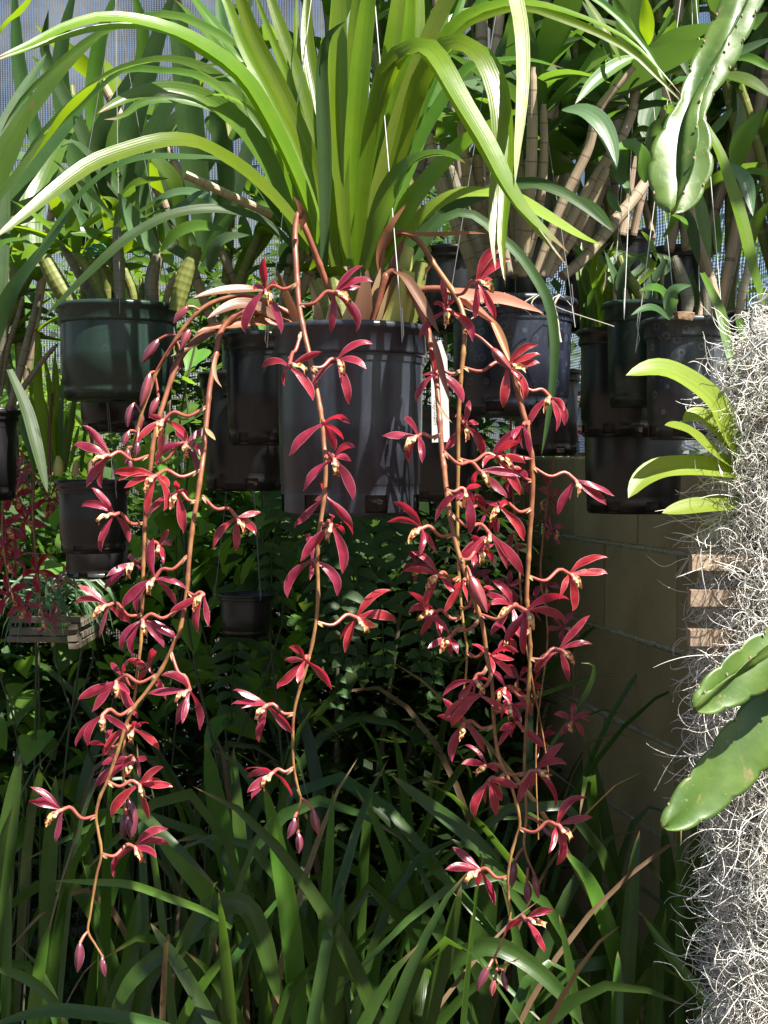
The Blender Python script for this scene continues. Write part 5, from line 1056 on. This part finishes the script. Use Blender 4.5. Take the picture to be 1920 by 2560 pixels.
# ---- flat-stemmed cactus
def cactus_seg(parent, t, pts, w0, d0, d1, notches, wf=None, wing=None, taper0=0.6, roll=0.0, label=None):
    P3 = trace(t, pts, d0, d1); n = notches * 8 + 1; p = spline(P3, n); mb = MB(); W_ = TW(t, w0, (d0 + d1) / 2) / 2
    def prof(u):
        e = taper0 + (1 - taper0) * min(1, u / 0.25); tip = math.sqrt(max(0.0, 1 - max(0, (u - 0.80) / 0.20) ** 2)); return (wf(u) if wf else e) * max(0.03, tip)
    def blade(side, nor, W2, both, ph):
        rows = []
        for i in range(n):
            u = i / (n - 1); sc = lambda q: 0.85 + 0.15 * abs(math.sin(math.pi * (notches * u + q))) ** 0.5
            tan = unit(p[min(n - 1, i + 1)] - p[max(0, i - 1)]); s0 = unit(side - tan * np.dot(side, tan)); n0 = np.cross(s0, tan)
            a, b = W2 * prof(u) * sc(ph), W2 * prof(u) * sc(ph + 0.5); th = 0.0024 * max(0.3, min(1, prof(u))); row = []
            prof_ = [(-1, 0.12), (-0.85, 0.28), (-0.3, 0.34), (0, 1.0), (0.3, 0.34), (0.85, 0.22), (1, 0.12)]
            if not both: prof_ = [(0, 0.9), (0.4, 0.5), (0.85, 0.25), (1, 0.12)]
            for x, h in prof_: row.append(p[i] + s0 * x * (a if x < 0 else b) + n0 * h * th + n0 * 0.003 * math.sin(7 * u + 3 * x))
            for x, h in prof_[::-1]: row.append(p[i] + s0 * x * (a if x < 0 else b) - n0 * h * th + n0 * 0.003 * math.sin(7 * u + 3 * x))
            rows.append(row)
            if i % 8 == 4 and 0 < i < n - 1: areoles.append(p[i] + s0 * b)
            if i % 8 == 0 and 0 < i < n - 1 and both: areoles.append(p[i] - s0 * a)
        mb.grid(rows, closed=True); mb.poly(rows[0]); mb.poly(rows[-1][::-1])
    areoles = []
    t0 = unit(p[-1] - p[0]); side = unit(np.cross(t0, np.array([math.sin(roll), -math.cos(roll), 0.15])))
    blade(side, None, W_, True, 0.0)
    if wing is not None: blade(unit(np.array(wing, float)), None, W_ * 0.6, False, 0.25)
    o = put('stem_segment', mb.mesh('stem_segment', M['cactus']), parent)
    for a in areoles:
        mb2 = MB(); mb2.tube([a + np.array([0, 0, -0.0018]), a, a + np.array([0, 0, 0.0018])], lambda q: 0.0011 * math.sin(0.4 + 2.3 * q), 6, 5)
        put('areole', mb2.mesh('areole', M['areole']), o)
c1 = thing('flat_cactus', 'flat scalloped cactus stem hanging down in the upper right', 'cactus', TP('V', 1450, -100, 1.2))
cactus_seg(c1, 'V', [(1520,-200),(1370,150),(1240,430),(1090,720),(985,980),(930,1250),(880,1550),(815,1840)], 560, 1.20, 1.13, 8, wing=(0.5, -0.85, 0.1), roll=-0.15, wf=lambda u: 0.64 if u < 0.4 else (0.64 - 0.16 * math.sin((u - 0.4) / 0.2 * math.pi / 2) if u < 0.6 else 0.48 + 0.50 * math.sin(min(1, (u - 0.6) / 0.22) * math.pi / 2)))
c2 = thing('flat_cactus', 'pair of flat cactus stems reaching in from the lower right edge', 'cactus', TP('X', 1250, 1000, 1.1))
cactus_seg(c2, 'X', [(1300,790),(1050,930),(820,1070),(640,1190),(480,1295)], 400, 1.10, 1.06, 5, wing=(-0.2, -0.55, 0.8), roll=0.3, wf=lambda u: 1 - 0.45 * max(0, (u - 0.3) / 0.7) ** 1.5)
cactus_seg(c2, 'X', [(1350,1080),(1100,1310),(850,1570),(600,1830),(420,2000),(262,2120)], 450, 1.13, 1.08, 6, roll=0.1, wf=lambda u: 1 - 0.5 * max(0, (u - 0.35) / 0.65) ** 1.6)
# ---- pipe, added shade tree, trees beyond the cloth
pp = thing('steel_pipe', 'dark grey pipe brace crossing the upper right corner', 'pipe', TP('V', 1659, 60, 2.3))
mb = MB(); mb.tube([TP('V', 2300, -560, 2.2), TP('V', 1250, 420, 2.4)], 0.0125, 12, 4); put('pipe_tube', mb.mesh('pipe_tube', M['pipe']), pp)
mb = MB(); c = TP('V', 1560, 130, 2.33); mb.tube([c - Vector((0.02, 0, -0.02)), c + Vector((0.005, 0, -0.005))], 0.015, 12, 2); put('pipe_clamp', mb.mesh('pipe_clamp', M['wire']), pp)
def added_shade_tree(label):  # unseen tree, added with its crown placed to shade the back rows
    rnd = random.Random(77); o = thing('garden_tree', label, 'tree', (2.3, 2.7, 0), 'trees beyond the shade cloth')
    mb = MB(); mb.tube([(2.3, 2.7, -0.1), (2.2, 2.65, 1.2), (2.0, 2.4, 2.3), (1.7, 2.2, 3.2)], lambda t: 0.11 * (1 - 0.7 * t), 9, 16)
    for k in range(12):
        q = Vector((2.05, 2.45, 2.1 + 0.1 * k)); e = Vector((rnd.uniform(0.7, 2.6), rnd.uniform(1.3, 3.2), rnd.uniform(2.8, 3.7))); mb.tube([q, (q + e) / 2 + Vector((0, 0, 0.15)), e], lambda t: 0.035 * (1 - 0.85 * t), 6, 10)
    put('trunk', mb.mesh('trunk', M['trunk']), o)
    mb = MB(); cl = [Vector((rnd.uniform(1.05, 2.5), rnd.uniform(1.18, 3.1), rnd.uniform(2.8, 3.9))) for _ in range(46)] + [Vector((rnd.uniform(0.45, 0.9), rnd.uniform(1.6, 3.0), rnd.uniform(2.9, 3.5))) for _ in range(6)]
    for k in range(2100):
        c = rnd.choice(cl) + Vector((rnd.gauss(0, 0.09), rnd.gauss(0, 0.075), rnd.gauss(0, 0.09))); a = rnd.uniform(0, 6.28); u = Vector((math.cos(a), math.sin(a), rnd.uniform(-.6, .3))) * 0.05; v = Vector((-math.sin(a), math.cos(a), rnd.uniform(-.4, .4))) * 0.024
        mb.poly([c - u, c - v, c + u, c + v])
    put('crown', mb.mesh('crown', M['leaf_mid'], False), o)
added_shade_tree('unseen leafy tree added beyond the block wall to shade the back rows')
def tree(x, y, h, R, label, seed):
    rnd = random.Random(seed); o = thing('garden_tree', label, 'tree', (x, y, 0), 'trees beyond the shade cloth')
    mb = MB(); mb.tube([(x, y, -0.1), (x + 0.1, y, h * 0.4), (x, y + 0.1, h * 0.8)], lambda t: 0.12 * (1 - 0.6 * t), 8, 10)
    for k in range(7):
        a = rnd.uniform(0, 6.28); q = Vector((x + 0.05, y, h * rnd.uniform(0.3, 0.7))); mb.tube([q, q + Vector((math.cos(a) * R * 0.5, math.sin(a) * R * 0.5, 0.4)), q + Vector((math.cos(a) * R * 0.9, math.sin(a) * R * 0.9, 0.7))], lambda t: 0.04 * (1 - 0.8 * t), 6, 8)
    put('trunk', mb.mesh('trunk', M['trunk']), o)
    mb = MB(); cl = [Vector((x + rnd.uniform(-R, R), y + rnd.uniform(-R, R) * 0.6, h * rnd.uniform(0.35, 1.1))) for _ in range(26)]
    for k in range(2600):
        c = rnd.choice(cl) + Vector((rnd.gauss(0, 0.22), rnd.gauss(0, 0.22), rnd.gauss(0, 0.2))); a = rnd.uniform(0, 6.28); u = Vector((math.cos(a), math.sin(a), rnd.uniform(-.6, .3))) * 0.06; v = Vector((-math.sin(a), math.cos(a), rnd.uniform(-.4, .4))) * 0.03
        mb.poly([c - u, c - v, c + u, c + v])
    put('crown', mb.mesh('crown', M['leaf_mid'], False), o)
tree(-2.6, 7.2, 2.6, 1.1, 'leafy tree seen dimly through the shade cloth at the upper left', 1)
tree(0.9, 6.6, 2.2, 1.2, 'leafy tree seen dimly through the netting on the right', 2)

# ---- shrubs filling the back, before the shade cloth
def shrub(x, y, h, R, label, seed, m, n=5200, ls=0.05, lo=0.08):
    rnd = random.Random(seed); o = thing('garden_shrub', label, 'shrub', (x, y, 0), 'shrubs along the back')
    mb = MB()
    for k in range(9):
        a = rnd.uniform(0, 6.28); q = Vector((x + 0.06 * math.cos(a), y + 0.06 * math.sin(a), -0.02)); mb.tube([q, q + Vector((math.cos(a) * R * 0.3, math.sin(a) * R * 0.3, h * 0.4)), q + Vector((math.cos(a) * R * 0.7, math.sin(a) * R * 0.5, h * rnd.uniform(0.7, 0.95)))], lambda t: 0.016 * (1 - 0.7 * t), 6, 9)
    put('trunk', mb.mesh('trunk', M['trunk']), o)
    mb = MB(); cl = [Vector((x + rnd.uniform(-R, R), y + rnd.uniform(-0.28, 0.28), h * (lo + (1 - lo) * rnd.random() ** 0.8))) for _ in range(60)]
    for k in range(n):
        c = rnd.choice(cl) + Vector((rnd.gauss(0, 0.085), rnd.gauss(0, 0.085), rnd.gauss(0, 0.085))); a = rnd.uniform(0, 6.28); L = ls * rnd.uniform(0.7, 1.5)
        u = Vector((math.cos(a), math.sin(a), rnd.uniform(-.9, .5))).normalized() * L; v = Vector((-math.sin(a), math.cos(a), rnd.uniform(-.5, .5))).normalized() * L * 0.26; w = Vector((0, 0, -0.12 * L))
        b = len(mb.v); mb.v += [tuple(c), tuple(c + u * 0.45 + v), tuple(c + u * 0.5 + w * 0.6), tuple(c + u * 0.45 - v), tuple(c + u + w)]
        mb.f += [(b, b + 1, b + 2), (b, b + 2, b + 3), (b + 1, b + 4, b + 2), (b + 2, b + 4, b + 3)]; mb.m += [0] * 4
        mb.uv += [(.5, 0), (1, .45), (.5, .5), (.5, 0), (.5, .5), (0, .45), (1, .45), (.5, 1), (.5, .5), (.5, .5), (.5, 1), (0, .45)]
    put('crown', mb.mesh('crown', M[m]), o)
shrub(-1.35, 3.9, 1.75, 0.5, 'leafy shrub behind the left edge, below the shade cloth', 1, 'leaf_vine')
shrub(-0.75, 4.0, 1.95, 0.42, 'leafy shrub behind the green pot, below the shade cloth', 2, 'leaf_mid')
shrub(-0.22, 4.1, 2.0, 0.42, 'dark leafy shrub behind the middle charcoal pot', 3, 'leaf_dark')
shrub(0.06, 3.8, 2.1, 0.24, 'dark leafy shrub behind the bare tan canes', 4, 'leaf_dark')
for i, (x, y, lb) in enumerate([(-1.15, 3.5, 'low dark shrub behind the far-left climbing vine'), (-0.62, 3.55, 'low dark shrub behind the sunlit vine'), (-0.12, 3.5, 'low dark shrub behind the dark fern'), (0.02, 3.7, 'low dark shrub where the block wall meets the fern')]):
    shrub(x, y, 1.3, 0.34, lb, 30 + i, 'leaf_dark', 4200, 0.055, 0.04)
